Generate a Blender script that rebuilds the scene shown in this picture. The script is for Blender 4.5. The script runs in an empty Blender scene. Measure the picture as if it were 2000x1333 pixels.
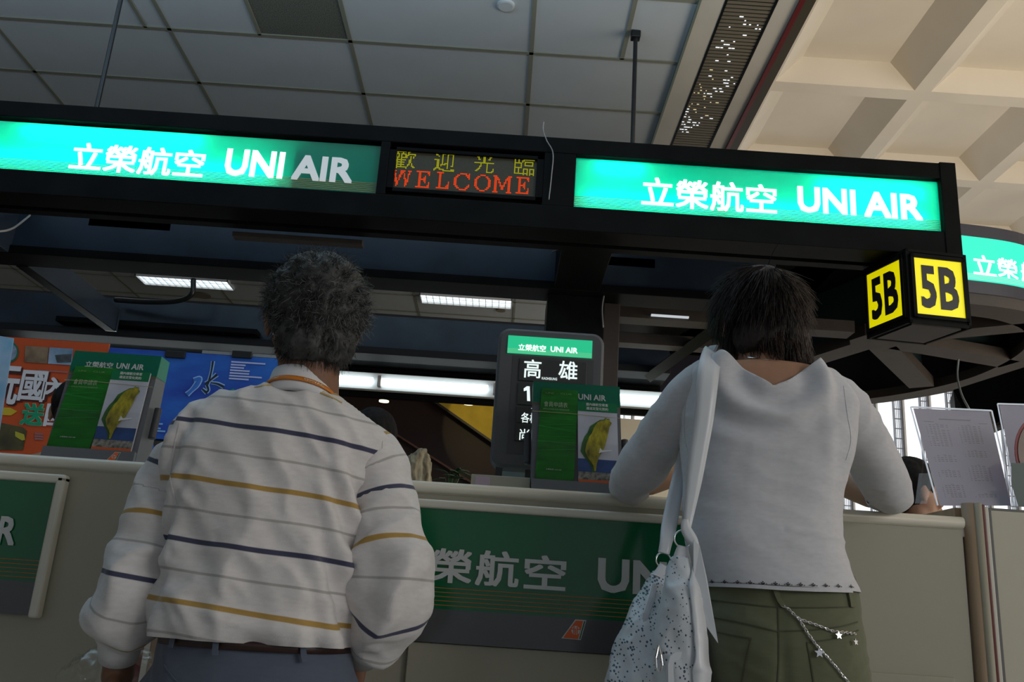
import bpy, bmesh, math, random
import numpy as np
from mathutils import Vector, Matrix, noise
from mathutils.bvhtree import BVHTree
random.seed(7); np.random.seed(7)
S = bpy.context.scene
COL = S.collection
# ---------------------------------------------------------------- camera
FPX = 1760.0; ROLL = math.atan(.067); PITCH = math.radians(16.675); EYE = .95
cf = np.array([0, math.cos(PITCH), math.sin(PITCH)]); cu = np.array([0, -math.sin(PITCH), math.cos(PITCH)]); cr = np.array([1., 0, 0])
ix = math.cos(ROLL)*cr + math.sin(ROLL)*cu; iu = -math.sin(ROLL)*cr + math.cos(ROLL)*cu
cam = bpy.data.cameras.new('camera'); co = bpy.data.objects.new('camera', cam); COL.objects.link(co)
cam.sensor_width = 36; cam.lens = FPX/2000*36; cam.clip_end = 200; cam.clip_start = .05
co.matrix_world = Matrix(((ix[0], iu[0], -cf[0], 0), (ix[1], iu[1], -cf[1], 0), (ix[2], iu[2], -cf[2], EYE), (0, 0, 0, 1)))
S.camera = co
# ---------------------------------------------------------------- world, lights, exposure
w = bpy.data.worlds.new('world'); S.world = w; w.use_nodes = True
bg = w.node_tree.nodes['Background']; bg.inputs[0].default_value = (.86, .93, 1, 1); bg.inputs[1].default_value = .30
S.view_settings.view_transform = 'Standard'; S.view_settings.look = 'None'; S.view_settings.gamma = 1
S.view_settings.use_curve_mapping = False; S.view_settings.exposure = -.08
def area(name, loc, target, sx, sy, power, color):
    l = bpy.data.lights.new(name, 'AREA'); l.shape = 'RECTANGLE'; l.size = sx; l.size_y = sy; l.energy = power; l.color = color
    o = bpy.data.objects.new(name, l); COL.objects.link(o); o.location = loc
    o.rotation_euler = (Vector(target)-Vector(loc)).to_track_quat('-Z', 'Y').to_euler(); return o
area('hall_window_light', (11, -7, 4.2), (0, 3, 1.2), 6, 4, 430, (1, .97, .93))
area('hall_uplight', (7.5, 4, .5), (5.5, 8, 7.2), 7, 6, 680, (1, .86, .68))  # unseen warm fill added to brighten the coffered ceiling
area('cool_tile_fill', (-1.8, 2.6, 3.62), (-1.8, 2.601, 5), 6, 1.0, 105, (.58, .80, 1))  # unseen cool fill added to lift the suspended tiles
# ---------------------------------------------------------------- helpers
def ray(px, py): return cf*FPX + ix*(px-1000) + iu*(666.5-py)
def at(px, py, Y): d = ray(px, py); return np.array([0, 0, EYE]) + d*Y/d[1]      # point of the plane at depth Y seen at a pixel
def atz(px, py, Z): d = ray(px, py); return np.array([0, 0, EYE]) + d*(Z-EYE)/d[2]
def pxm(Y): return Y*1.0/FPX
WO = {}
def link(o, parent=None, origin=(0, 0, 0)):
    COL.objects.link(o)
    if parent is not None:
        o.parent = parent; WO[o.name] = WO[parent.name]
    else:
        o.location = origin; WO[o.name] = np.array(origin, float)
    return o
def meta(o, label=None, cat=None, group=None, kind=None):
    for k, v in (('label', label), ('category', cat), ('group', group), ('kind', kind)):
        if v: o[k] = v
    return o
def thing(name, label, cat, origin=(0, 0, 0), group=None):
    o = bpy.data.objects.new(name, None); o.empty_display_size = .05
    link(o, None, origin); return meta(o, label, cat, group)
def mobj(name, verts, faces, m=None, parent=None, origin=None, smooth=False):
    v = np.asarray(verts, float).reshape(-1, 3)
    org = WO[parent.name] if parent is not None else np.array(origin if origin is not None else (0, 0, 0), float)
    me = bpy.data.meshes.new(name); me.from_pydata((v-org).tolist(), [], [tuple(int(i) for i in f) for f in faces])
    if m: me.materials.append(m)
    if smooth: me.shade_smooth()
    me.update()
    o = bpy.data.objects.new(name, me); link(o, parent, org if parent is None else (0, 0, 0)); return o
class G:                                            # collects shapes for one mesh object
    def __init__(s): s.v = []; s.f = []; s.n = 0
    def add(s, v, f):
        s.v.append(np.asarray(v, float).reshape(-1, 3)); s.f += [tuple(i+s.n for i in q) for q in f]; s.n += len(s.v[-1]); return s
    def box(s, x0, x1, y0, y1, z0, z1):
        v = [(x, y, z) for x in (x0, x1) for y in (y0, y1) for z in (z0, z1)]
        return s.add(v, [(0, 1, 3, 2), (4, 6, 7, 5), (0, 4, 5, 1), (2, 3, 7, 6), (0, 2, 6, 4), (1, 5, 7, 3)])
    def bevbox(s, x0, x1, y0, y1, z0, z1, b=.004, seg=2):
        bm = bmesh.new(); bmesh.ops.create_cube(bm, size=1)
        for v in bm.verts: v.co = Vector(((x0+x1)/2+v.co.x*(x1-x0), (y0+y1)/2+v.co.y*(y1-y0), (z0+z1)/2+v.co.z*(z1-z0)))
        bmesh.ops.bevel(bm, geom=bm.edges[:], offset=b, segments=seg, affect='EDGES', profile=.5)
        r = s.add([v.co[:] for v in bm.verts], [[v.index for v in f.verts] for f in bm.faces]); bm.free(); return r
    def beam(s, a, b, wd, z0, z1):                  # horizontal beam in plan from a to b
        a = np.array(a[:2], float); b = np.array(b[:2], float); d = (b-a)/np.linalg.norm(b-a); n = np.array([-d[1], d[0]])*wd/2
        v = [(*p, z) for p in (a+n, b+n, b-n, a-n) for z in (z0, z1)]
        return s.add(v, [(0, 2, 3, 1), (2, 4, 5, 3), (4, 6, 7, 5), (6, 0, 1, 7), (0, 6, 4, 2), (1, 3, 5, 7)])
    def prism(s, pts, n):                           # planar polygon pts extruded by vector n
        p = np.asarray(pts, float); k = len(p); v = np.vstack([p, p+np.array(n)])
        return s.add(v, [tuple(range(k))[::-1], tuple(range(k, 2*k))] + [(i, (i+1) % k, k+(i+1) % k, k+i) for i in range(k)])
    def tube(s, pts, r, seg=8, cap=True, flat=1.0, flatdir=None):
        p = np.asarray(pts, float); n = len(p); r = np.broadcast_to(np.asarray(r, float), (n,))
        t = np.gradient(p, axis=0); t /= np.linalg.norm(t, axis=1)[:, None]+1e-12
        u = np.array(flatdir if flatdir is not None else (0, 0, 1.)) 
        if abs(t[0] @ u) > .95 and flatdir is None: u = np.array([1., 0, 0])
        v = []
        for i in range(n):
            u = u - t[i]*(u @ t[i]); u /= np.linalg.norm(u); b = np.cross(t[i], u)
            for k in range(seg):
                a = 2*math.pi*k/seg; v.append(p[i] + r[i]*(math.cos(a)*u*flat + math.sin(a)*b))
        f = [(i*seg+k, i*seg+(k+1) % seg, (i+1)*seg+(k+1) % seg, (i+1)*seg+k) for i in range(n-1) for k in range(seg)]
        if cap: f += [tuple(range(seg))[::-1], tuple(range((n-1)*seg, n*seg))]
        return s.add(v, f)
    def limb(s, pts, r, seg=16):                    # tube with rounded ends
        p = [np.array(q, float) for q in pts]; r = list(r)
        d0 = (p[0]-p[1])/np.linalg.norm(p[0]-p[1]); d1 = (p[-1]-p[-2])/np.linalg.norm(p[-1]-p[-2])
        P = [p[0]+d0*r[0]*.98, p[0]+d0*r[0]*.7]+p+[p[-1]+d1*r[-1]*.7, p[-1]+d1*r[-1]*.98]
        R = [r[0]*.2, r[0]*.71]+r+[r[-1]*.71, r[-1]*.2]
        return s.tube(P, R, seg)
    def ell(s, c, rad, rot=None, seg=16, rings=10):
        v = []; c = np.array(c, float)
        for i in range(rings+1):
            th = math.pi*i/rings
            for k in range(seg):
                a = 2*math.pi*k/seg
                q = np.array([math.sin(th)*math.cos(a)*rad[0], math.sin(th)*math.sin(a)*rad[1], math.cos(th)*rad[2]])
                if rot is not None: q = rot @ q
                v.append(c+q)
        f = [(i*seg+k, (i+1)*seg+k, (i+1)*seg+(k+1) % seg, i*seg+(k+1) % seg) for i in range(rings) for k in range(seg)]
        return s.add(v, f)
    def rings(s, rr, seg=40, cap=True):             # rr: (centre, half vector a, half vector b, exponent)
        v = []
        for c, a, b, e in rr:
            for k in range(seg):
                t = 2*math.pi*k/seg; cx, sy = math.cos(t), math.sin(t)
                v.append(c + a*math.copysign(abs(cx)**(2/e), cx) + b*math.copysign(abs(sy)**(2/e), sy))
        n = len(rr); f = [(i*seg+k, i*seg+(k+1) % seg, (i+1)*seg+(k+1) % seg, (i+1)*seg+k) for i in range(n-1) for k in range(seg)]
        if cap: f += [tuple(range(seg))[::-1], tuple(range((n-1)*seg, n*seg))]
        return s.add(v, f)
    def make(s, name, m=None, parent=None, origin=None, smooth=False):
        return mobj(name, np.vstack(s.v), s.f, m, parent, origin, smooth)
def spline(P, n=8):                                 # catmull-rom through rows of P
    P = np.asarray(P, float); Q = np.vstack([2*P[0]-P[1], P, 2*P[-1]-P[-2]]); out = []
    for i in range(1, len(Q)-2):
        for t in np.linspace(0, 1, n, endpoint=False):
            a, b, c, d = Q[i-1], Q[i], Q[i+1], Q[i+2]
            out.append(.5*((2*b)+(-a+c)*t+(2*a-5*b+4*c-d)*t*t+(-a+3*b-3*c+d)*t**3))
    out.append(Q[-2]); return np.array(out)
def remesh(g, voxel, smooth=4, keep=True):
    me = bpy.data.meshes.new('t'); me.from_pydata(np.vstack(g.v).tolist(), [], g.f); me.update()
    bm = bmesh.new(); bm.from_mesh(me); bmesh.ops.recalc_face_normals(bm, faces=bm.faces); bm.to_mesh(me); bm.free()
    o = bpy.data.objects.new('t', me); COL.objects.link(o)
    m = o.modifiers.new('r', 'REMESH'); m.mode = 'VOXEL'; m.voxel_size = voxel
    if smooth: q = o.modifiers.new('s', 'SMOOTH'); q.iterations = smooth; q.factor = .5
    bpy.context.view_layer.update()
    dg = bpy.context.evaluated_depsgraph_get(); r = bpy.data.meshes.new_from_object(o.evaluated_get(dg))
    bpy.data.objects.remove(o); bpy.data.meshes.remove(me)
    n = len(r.vertices); v = np.empty(n*3); r.vertices.foreach_get('co', v); nr = np.empty(n*3); r.vertices.foreach_get('normal', nr)
    f = [tuple(p.vertices) for p in r.polygons]; bpy.data.meshes.remove(r)
    return v.reshape(-1, 3), nr.reshape(-1, 3), f
def cut(v, f, F):                                   # keep the part of the surface where the field F is positive, with a clean edge
    V = [tuple(x) for x in v]; cache = {}; out = []
    def mid(i, j):
        k = (min(i, j), max(i, j))
        if k not in cache:
            t = F[i]/(F[i]-F[j]) if i == k[0] else F[j]/(F[j]-F[i]); p, q = v[k[0]], v[k[1]]; V.append(tuple(p+(q-p)*t)); cache[k] = len(V)-1
        return cache[k]
    for q in f:
        pos = [F[i] > 0 for i in q]
        if all(pos): out.append(q); continue
        if not any(pos): continue
        r = []
        for a, b in zip(q, q[1:]+q[:1]):
            if F[a] > 0: r.append(a)
            if (F[a] > 0) != (F[b] > 0): r.append(mid(a, b))
        if len(r) > 2: out.append(tuple(r))
    V = np.array(V); used = np.zeros(len(V), bool)
    for q in out: used[list(q)] = True
    idx = np.cumsum(used)-1; return V[used], [tuple(idx[i] for i in q) for q in out]
def ridge(p, sc, st=(1, 1, 1), seed=0):
    return 1-2*abs(noise.noise(Vector((p[0]*st[0]*sc+seed, p[1]*st[1]*sc+seed*1.7, p[2]*st[2]*sc-seed))))
def bvh_of(v, f): return BVHTree.FromPolygons([tuple(x) for x in v], f)
EYEV = Vector((0, 0, EYE))
def hit(b, px, py, off=.001):                       # place a detail on a body's surface
    d = Vector(ray(px, py)).normalized(); h = b.ray_cast(EYEV, d)
    if h[0] is None: return None
    n = h[1] if h[1].dot(d) < 0 else -h[1]
    return np.array(h[0]+n*off), np.array(n)
def ribbon(g, b, pts, wd, off=.0015, th=.0012, n=6, wds=None):
    P = spline([(x, y) for x, y in pts], n); L = []
    for x, y in P:
        q = hit(b, x, y, off)
        if q: L.append(q)
    if len(L) < 2: return g
    p = np.array([q[0] for q in L]); nn = np.array([q[1] for q in L]); t = np.gradient(p, axis=0)
    v = []
    for i in range(len(p)):
        s_ = np.cross(nn[i], t[i]); s_ /= np.linalg.norm(s_)+1e-9
        ww = wd if wds is None else np.interp(i/(len(p)-1), np.linspace(0, 1, len(wds)), wds)
        v += [p[i]-s_*ww/2, p[i]-s_*ww/2+nn[i]*th, p[i]+s_*ww/2+nn[i]*th, p[i]+s_*ww/2]
    k = len(p); f = [(4*i+a, 4*i+(a+1) % 4, 4*i+4+(a+1) % 4, 4*i+4+a) for i in range(k-1) for a in range(4)]+[(0, 1, 2, 3), (4*k-1, 4*k-2, 4*k-3, 4*k-4)]
    return g.add(v, f)
# ---------------------------------------------------------------- materials
def mat(name, col, rough=.6, metal=0., var=0., vs=20., bump=0., bs=200., spec=.5, emit=None, es=0., sheen=0., alpha=None, stretch=(1, 1, 1), col2=None):
    m = bpy.data.materials.new(name); m.use_nodes = True; nt = m.node_tree; N = nt.nodes; P = N['Principled BSDF']
    P.inputs['Base Color'].default_value = (*col, 1); P.inputs['Roughness'].default_value = rough; P.inputs['Metallic'].default_value = metal
    P.inputs['Specular IOR Level'].default_value = spec
    if sheen: P.inputs['Sheen Weight'].default_value = sheen
    if emit: P.inputs['Emission Color'].default_value = (*emit, 1); P.inputs['Emission Strength'].default_value = es
    tc = N.new('ShaderNodeTexCoord'); mp = N.new('ShaderNodeMapping'); mp.inputs['Scale'].default_value = stretch
    nt.links.new(tc.outputs['Object'], mp.inputs['Vector'])
    if var or col2:
        n = N.new('ShaderNodeTexNoise'); n.inputs['Scale'].default_value = vs; n.inputs['Detail'].default_value = 5
        nt.links.new(mp.outputs[0], n.inputs['Vector'])
        r = N.new('ShaderNodeValToRGB'); r.color_ramp.elements[0].position = .3; r.color_ramp.elements[1].position = .7
        c2 = col2 or tuple(min(1, c*(1+var)) for c in col); c1 = col if col2 else tuple(c*(1-var) for c in col)
        r.color_ramp.elements[0].color = (*c1, 1); r.color_ramp.elements[1].color = (*c2, 1)
        nt.links.new(n.outputs['Fac'], r.inputs[0]); nt.links.new(r.outputs[0], P.inputs['Base Color'])
    if bump:
        n = N.new('ShaderNodeTexNoise'); n.inputs['Scale'].default_value = bs; n.inputs['Detail'].default_value = 3
        nt.links.new(mp.outputs[0], n.inputs['Vector']); b = N.new('ShaderNodeBump'); b.inputs['Strength'].default_value = bump; b.inputs['Distance'].default_value = .002
        nt.links.new(n.outputs['Fac'], b.inputs['Height']); nt.links.new(b.outputs[0], P.inputs['Normal'])
    return m
def emis(name, col, s):
    m = bpy.data.materials.new(name); m.use_nodes = True; N = m.node_tree.nodes; N.remove(N['Principled BSDF'])
    e = N.new('ShaderNodeEmission'); e.inputs[0].default_value = (*col, 1); e.inputs[1].default_value = s
    m.node_tree.links.new(e.outputs[0], N['Material Output'].inputs[0]); return m
def translucent(name, col, gloss=.06):
    m = bpy.data.materials.new(name); m.use_nodes = True; nt = m.node_tree; N = nt.nodes; N.remove(N['Principled BSDF'])
    t = N.new('ShaderNodeBsdfTranslucent'); t.inputs[0].default_value = (*col, 1); d = N.new('ShaderNodeBsdfDiffuse'); d.inputs[0].default_value = (*[c*.35 for c in col], 1)
    a = N.new('ShaderNodeAddShader'); nt.links.new(t.outputs[0], a.inputs[0]); nt.links.new(d.outputs[0], a.inputs[1])
    g = N.new('ShaderNodeBsdfGlossy'); g.inputs['Roughness'].default_value = .15; x = N.new('ShaderNodeMixShader'); x.inputs[0].default_value = gloss
    nt.links.new(a.outputs[0], x.inputs[1]); nt.links.new(g.outputs[0], x.inputs[2]); nt.links.new(x.outputs[0], N['Material Output'].inputs[0]); return m
def clearmat(name, col=(.93, .97, .97), gl=.12, rough=.05, tr=(1, 1, 1)):
    m = bpy.data.materials.new(name); m.use_nodes = True; nt = m.node_tree; N = nt.nodes; N.remove(N['Principled BSDF'])
    t = N.new('ShaderNodeBsdfTransparent'); t.inputs[0].default_value = (*tr, 1); g = N.new('ShaderNodeBsdfGlossy'); g.inputs['Roughness'].default_value = rough; g.inputs['Color'].default_value = (*col, 1)
    f = N.new('ShaderNodeLayerWeight'); f.inputs[0].default_value = .35; mm = N.new('ShaderNodeMath'); mm.operation = 'MULTIPLY_ADD'; mm.inputs[1].default_value = .22; mm.inputs[2].default_value = gl
    nt.links.new(f.outputs['Facing'], mm.inputs[0]); x = N.new('ShaderNodeMixShader'); nt.links.new(mm.outputs[0], x.inputs[0])
    nt.links.new(t.outputs[0], x.inputs[1]); nt.links.new(g.outputs[0], x.inputs[2]); nt.links.new(x.outputs[0], N['Material Output'].inputs[0]); return m
M = {}
M['tile'] = mat('ceiling_tile_paint', (.52, .57, .60), .9, var=.03, vs=3, bump=.1, bs=300)
M['grid'] = mat('ceiling_grid_paint', (.24, .25, .20), .6)
M['slab'] = mat('dark_void', (.03, .03, .03), .9)
M['frame'] = mat('ceiling_frame_paint', (.58, .55, .48), .6, var=.05, vs=4)
M['grille'] = mat('brown_slat_paint', (.17, .145, .10), .55)
M['concrete'] = mat('beige_coffer_plaster', (.74, .68, .58), .85, var=.05, vs=1.2, bump=.1, bs=60)
M['black'] = mat('black_painted_metal', (.006, .007, .0075), .5, var=.25, vs=6, spec=.06)
M['black2'] = mat('dark_navy_metal', (.028, .042, .066), .3, var=.2, vs=5, spec=.4)  # bluish reflection on the beams is put into the base colour
M['brownmetal'] = mat('dark_brown_metal', (.035, .028, .024), .55, var=.15, vs=8)
M['white_in'] = mat('lamp_box_white', (.45, .45, .45), .6)
M['tubelight'] = emis('fluorescent_tube', (.9, 1, .97), 32)
M['greenface'] = translucent('green_backlit_acrylic', (.014, .50, .37))
M['pipe'] = mat('black_rod', (.01, .012, .014), .3)
M['cream'] = mat('cream_laminate', (.385, .365, .285), .45, var=.03, vs=3, bump=.03, bs=300)
M['trim'] = mat('ivory_trim', (.66, .64, .55), .35)
M['woodtrim'] = mat('tan_trim', (.36, .26, .17), .5, var=.1, vs=30, stretch=(1, 1, .1))
M['redtrim'] = mat('dark_red_trim', (.13, .01, .01), .35)
M['signgreen'] = mat('glossy_green_panel', (.0, .115, .04), .12, spec=.5)
M['signgrey'] = mat('glossy_grey_panel', (.075, .078, .085), .15)
M['letter'] = mat('pale_vinyl_letter', (.55, .58, .58), .4)
M['orange'] = mat('orange_print', (.72, .12, .02), .5)
M['letterlit'] = emis('backlit_white_letter', (.93, 1, 1), 1.5)
M['letterdim'] = emis('weakly_backlit_letter', (.8, .92, .98), .6)
M['white'] = mat('white_print', (.8, .8, .8), .6)
M['steel'] = mat('chrome', (.75, .75, .77), .2, 1)
M['skin'] = mat('tan_skin', (.36, .19, .115), .55, var=.08, vs=40, bump=.05, bs=400)
M['skinm'] = mat('brown_skin', (.20, .095, .055), .55, var=.1, vs=40, bump=.05, bs=400)
M['floor'] = mat('polished_stone_floor', (.40, .38, .35), .35, var=.08, vs=3)
M['wall'] = mat('beige_wall_paint', (.62, .58, .48), .8, var=.03, vs=2)
# ---------------------------------------------------------------- lettering
def textgeo(s, wd, ht, offs=0., res=2):
    cjk = any(ord(c) > 0x2E80 for c in s); bo = offs
    cu_ = bpy.data.curves.new('t', 'FONT'); cu_.body = s; cu_.offset = 0; cu_.resolution_u = res; cu_.fill_mode = 'FRONT'
    o = bpy.data.objects.new('t', cu_); COL.objects.link(o); bpy.context.view_layer.update()
    dg = bpy.context.evaluated_depsgraph_get(); me = bpy.data.meshes.new_from_object(o.evaluated_get(dg))
    v = np.array([x.co[:] for x in me.vertices]); f = [tuple(p.vertices) for p in me.polygons]
    bpy.data.objects.remove(o); bpy.data.curves.remove(cu_); bpy.data.meshes.remove(me)
    if bo > .004:
        n0 = len(v); vs_ = []; fs_ = []
        for k, (a, b) in enumerate(((1, 1), (1, 0), (1, -1), (0, -1), (-1, -1), (-1, 0), (-1, 1), (0, 1))):
            vs_.append(v+np.array([a*bo*.85, b*bo*.85, 0])); fs_ += [tuple(i+k*n0 for i in q) for q in f]
        v = np.vstack(vs_); f = fs_
    lo = v.min(0); hi = v.max(0); v = (v-lo)/np.where(hi-lo > 1e-6, hi-lo, 1); v[:, 0] *= wd; v[:, 1] *= ht; v[:, 2] = (np.arange(len(v))//max(1, len(v)//8))*4e-5 if bo > .004 else 0
    return v, f
def text(name, s, m, parent, org, ex, ez, wd, ht, offs=.012, th=.0012, res=2, label=None):
    """flat lettering with its lower left corner at org, written along ex, up ez"""
    v, f = textgeo(s, wd, ht, offs, res); ex = np.array(ex, float); ex /= np.linalg.norm(ex); ez = np.array(ez, float); ez /= np.linalg.norm(ez)
    n = np.cross(ex, ez); P = np.array(org) + v[:, :1]*ex + v[:, 1:2]*ez + n*th + v[:, 2:3]*n
    o = mobj(name, P, f, m, parent)
    if label: o['label'] = label
    return o
X_, Z_ = (1, 0, 0), (0, 0, 1)
# ================================================================ SETTING
def st(o): o['kind'] = 'structure'; return o
fl = st(G().box(-12, 18, -12, 22, -.1, 0).make('floor', M['floor']))
# suspended ceiling over the desks: painted grid with the tiles laid into it
CZ = 4.55; g = G(); GX = [-12.2+1.22*i for i in range(11)]; GX = [x for x in GX if x <= 0.01]+[1.0]; GY = [4.61-.64*14+.64*i for i in range(30)]
for x in GX[:-1]: g.box(x-.014, x+.014, GY[0], GY[-1], CZ-.004, CZ+.03)
for y in GY: g.box(GX[0], 1.0, y-.014, y+.014, CZ-.004, CZ+.03)
g.box(.61-.014, .61+.014, 4.61, 5.25, CZ-.004, CZ+.03); g.box(-2.60-.012, -2.60+.012, 4.61, 5.25, CZ-.004, CZ+.03); g.box(-1.83-.012, -1.83+.012, 4.61, 5.25, CZ-.004, CZ+.03)
ceil = st(g.make('ceiling', M['grid']))
tb = {}
def tilemesh(wd, dp, m, key):
    if key not in tb:
        q = G().bevbox(-wd/2, wd/2, -dp/2, dp/2, 0, .02, .004, 1); me = bpy.data.meshes.new('ceiling_tile'); me.from_pydata(np.vstack(q.v).tolist(), [], q.f); me.materials.append(m); tb[key] = me
    return tb[key]
def tile(x0, x1, y0, y1, m=None, name='ceiling_tile'):
    o = bpy.data.objects.new(name, tilemesh(round(x1-x0-.02, 3), round(y1-y0-.02, 3), m or M['tile'], (round(x1-x0, 3), round(y1-y0, 3), name)))
    link(o, ceil); o.location = ((x0+x1)/2, (y0+y1)/2, CZ+.004); return o
M['perf'] = mat('perforated_grey_tile', (.14, .15, .125), .7, var=.7, vs=160)
lights_at = [(-1.15, 10.24), (-4.58, 10.24), (-8.2, 10.24), (-1.15, 7.2), (-4.7, 7.2)]
for i in range(len(GX)-1):
    for j in range(len(GY)-1):
        x0, x1, y0, y1 = GX[i], GX[i+1], GY[j], GY[j+1]
        if j < 3 or (x1 < -7 and y0 < 3): continue
        if abs(y0-4.61) < .01 and abs(x0+3.66) < .02: tile(x0, -2.60, y0, y1); tile(-2.60, x1, y0, y1); continue
        if abs(y0-4.61) < .01 and abs(x0+2.44) < .02: tile(x0, -1.83, y0, y1); tile(-1.83, x1, y0, y1, M['perf'], 'perforated_tile'); continue
        if abs(y0-4.61) < .01 and x0 > -.1: tile(x0, .61, y0, y1); tile(.61, x1, y0, y1); continue
        tile(x0, x1, y0, y1)
st(G().box(-12.2, 1.64, -6, 14, 4.70, 4.85).make('trim_1', M['slab']))  # unseen slab added above the tiles to block light
# border with long slotted air grille along the open edge of the ceiling
g = G(); g.box(1.0, 1.14, -4, 14, CZ-.012, CZ+.04); g.box(1.45, 1.57, -4, 14, CZ-.012, CZ+.04)
st(g.make('trim_2', M['frame'])); st(G().box(.985, 1.0, -4, 14, CZ-.02, CZ+.04).make('trim_3', mat('grey_green_edge', (.16, .2, .17), .5)))
st(G().box(1.57, 1.60, -4, 14, CZ-.03, 7.3).make('trim_4', M['redtrim'])); st(G().box(1.60, 1.66, -4, 14, CZ-.03, 7.3).make('trim_5', mat('dark_olive_fascia', (.05, .04, .02), .5)))
gr = thing('air_grille', 'long brown slotted air grille running along the ceiling edge', 'grille', (1.295, 6, CZ))
G().box(1.14, 1.155, 4.2, 13, CZ-.015, CZ+.02).box(1.435, 1.45, 4.2, 13, CZ-.015, CZ+.02).make('frame', M['black'], gr)
q = G().box(-.14, .14, -.011, .011, 0, .006); sm = bpy.data.meshes.new('slat'); sm.from_pydata(np.vstack(q.v).tolist(), [], q.f); sm.materials.append(M['grille'])
for k in range(200):
    o = bpy.data.objects.new('slat', sm); link(o, gr); o.location = (0, 4.3+k*.036-6, -.01)
G().box(1.14, 1.45, 4.2, 13, CZ+.09, CZ+.1).make('duct_back', M['slab'], gr)
lm = emis('grille_lamp_glow', (.85, .93, 1), 1.5); lmw = emis('grille_lamp_warm', (1, .85, .45), .8)  # glowing dashes stand in for light glinting between the slats
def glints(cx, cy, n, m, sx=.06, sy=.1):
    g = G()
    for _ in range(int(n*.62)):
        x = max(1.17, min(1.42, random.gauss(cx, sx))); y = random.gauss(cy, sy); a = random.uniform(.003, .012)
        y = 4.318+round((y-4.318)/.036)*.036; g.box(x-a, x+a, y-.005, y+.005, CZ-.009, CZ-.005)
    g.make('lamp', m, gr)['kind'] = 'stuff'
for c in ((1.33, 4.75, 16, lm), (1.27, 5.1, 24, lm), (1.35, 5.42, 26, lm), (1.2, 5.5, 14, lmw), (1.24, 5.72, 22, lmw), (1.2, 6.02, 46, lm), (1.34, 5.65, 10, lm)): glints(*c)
# waffle slab over the hall
ZB, ZT = 7.0, 7.3; g = G(); sx, sy = 1.8, 2.03; ox, oy = 4.53-.095-1.6, 9.05-1.83
v = []; f = []
def quad(a, b, c, d):
    k = len(v); v.extend([a, b, c, d]); f.append((k, k+1, k+2, k+3))
for i in range(-1, 8):
    for j in range(-6, 7):
        x0 = ox+i*sx; x1 = x0+1.61; y0 = oy+j*sy; y1 = y0+1.83; tx0, tx1, ty0, ty1 = x0+.30, x1-.30, y0+.14, y1-.08
        quad((x1, y0, ZB), (x1, y1, ZB), (x0+sx, y1, ZB), (x0+sx, y0, ZB)); quad((x0, y1, ZB), (x0, y0+sy, ZB), (x0+sx, y0+sy, ZB), (x0+sx, y1, ZB))
        quad((tx0, ty0, ZT), (tx0, ty1, ZT), (tx1, ty1, ZT), (tx1, ty0, ZT))
        quad((x0, y1, ZB), (x1, y1, ZB), (tx1, ty1, ZT), (tx0, ty1, ZT)); quad((x1, y0, ZB), (x0, y0, ZB), (tx0, ty0, ZT), (tx1, ty0, ZT))
        quad((x0, y0, ZB), (x0, y1, ZB), (tx0, ty1, ZT), (tx0, ty0, ZT)); quad((x1, y1, ZB), (x1, y0, ZB), (tx1, ty0, ZT), (tx1, ty1, ZT))
st(mobj('ceiling', v, f, M['concrete'])); st(G().box(1.0, 18, -6, 21, 7.34, 7.5).make('trim_6', M['concrete']))
st(G().box(-12.2, -12, -6, 16, 0, 4.8).make('wall_left', M['wall']))
# far wall: beige up to a tall row of window bays on the right
WY = 15.0
g = G(); g.box(-12, 1.2, WY, WY+.2, 0, 7.3); g.box(1.2, 16, WY, WY+.2, 0, 1.0); g.box(1.2, 16, WY, WY+.2, 5.6, 7.3); st(g.make('wall_back', M['wall']))
M['glass'] = clearmat('window_glass', gl=.03); M['white_frame'] = mat('white_window_frame', (.75, .76, .78), .5); M['dayout'] = emis('overcast_daylight', (.9, .95, 1), 1.6)
M['mull'] = mat('grey_window_bar', (.25, .26, .30), .5)
for i in range(31):
    x0 = 1.2+i*.46
    wn = st(G().box(x0, x0+.03, WY-.1, WY+.1, 1.0, 5.6).make('window_%d' % (i+1), M['white_frame']))
    g = G()
    for j in range(26): g.box(x0+.32, x0+.44, WY-.05, WY-.03, 1.1+j*.17, 1.115+j*.17)
    g.box(x0+.315, x0+.325, WY-.06, WY, 1, 5.6); g.box(x0+.44, x0+.45, WY-.06, WY, 1, 5.6)
    for j in range(3): g.box(x0+.345+j*.028, x0+.349+j*.028, WY-.04, WY-.02, 1, 5.6)
    g.make('window_bar', M['mull'], wn); G().box(x0+.03, x0+.46, WY+.02, WY+.03, 1, 5.6).make('pane', M['glass'], wn)
st(G().box(1, 17, WY+.5, WY+.55, .5, 6).make('wall_outside', M['dayout']))  # glowing panel added behind the panes for the daylight outside
# dark restaurant-like backdrop behind the desks
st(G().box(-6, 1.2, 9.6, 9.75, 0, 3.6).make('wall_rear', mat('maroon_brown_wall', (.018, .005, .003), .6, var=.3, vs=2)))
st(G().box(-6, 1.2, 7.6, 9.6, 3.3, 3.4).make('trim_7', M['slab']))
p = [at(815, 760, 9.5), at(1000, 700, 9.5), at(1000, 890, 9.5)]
st(G().prism(p, (0, .08, 0)).make('trim_8', mat('mustard_plaster', (.55, .38, .03), .7, var=.15, vs=6)))  # yellow light on the far ceiling, painted as this panel's colour
p = [at(815, 758, 9.45), at(1000, 888, 9.45), at(1000, 893, 9.45), at(810, 760, 9.45)]
st(G().prism(p, (0, .1, 0)).make('trim_9', M['brownmetal']))
p = [at(755, 835, 9.5), at(960, 965, 9.5), at(960, 970, 9.5), at(752, 837, 9.5)]
st(G().prism(p, (0, .05, 0)).make('trim_10', mat('dull_brown_rail', (.12, .05, .03), .5)))
st(G().box(1.0, 1.75, 8.3, 8.4, 0, 2.75).make('trim_11', mat('ivory_partition', (.66, .62, .50), .6)))
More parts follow.
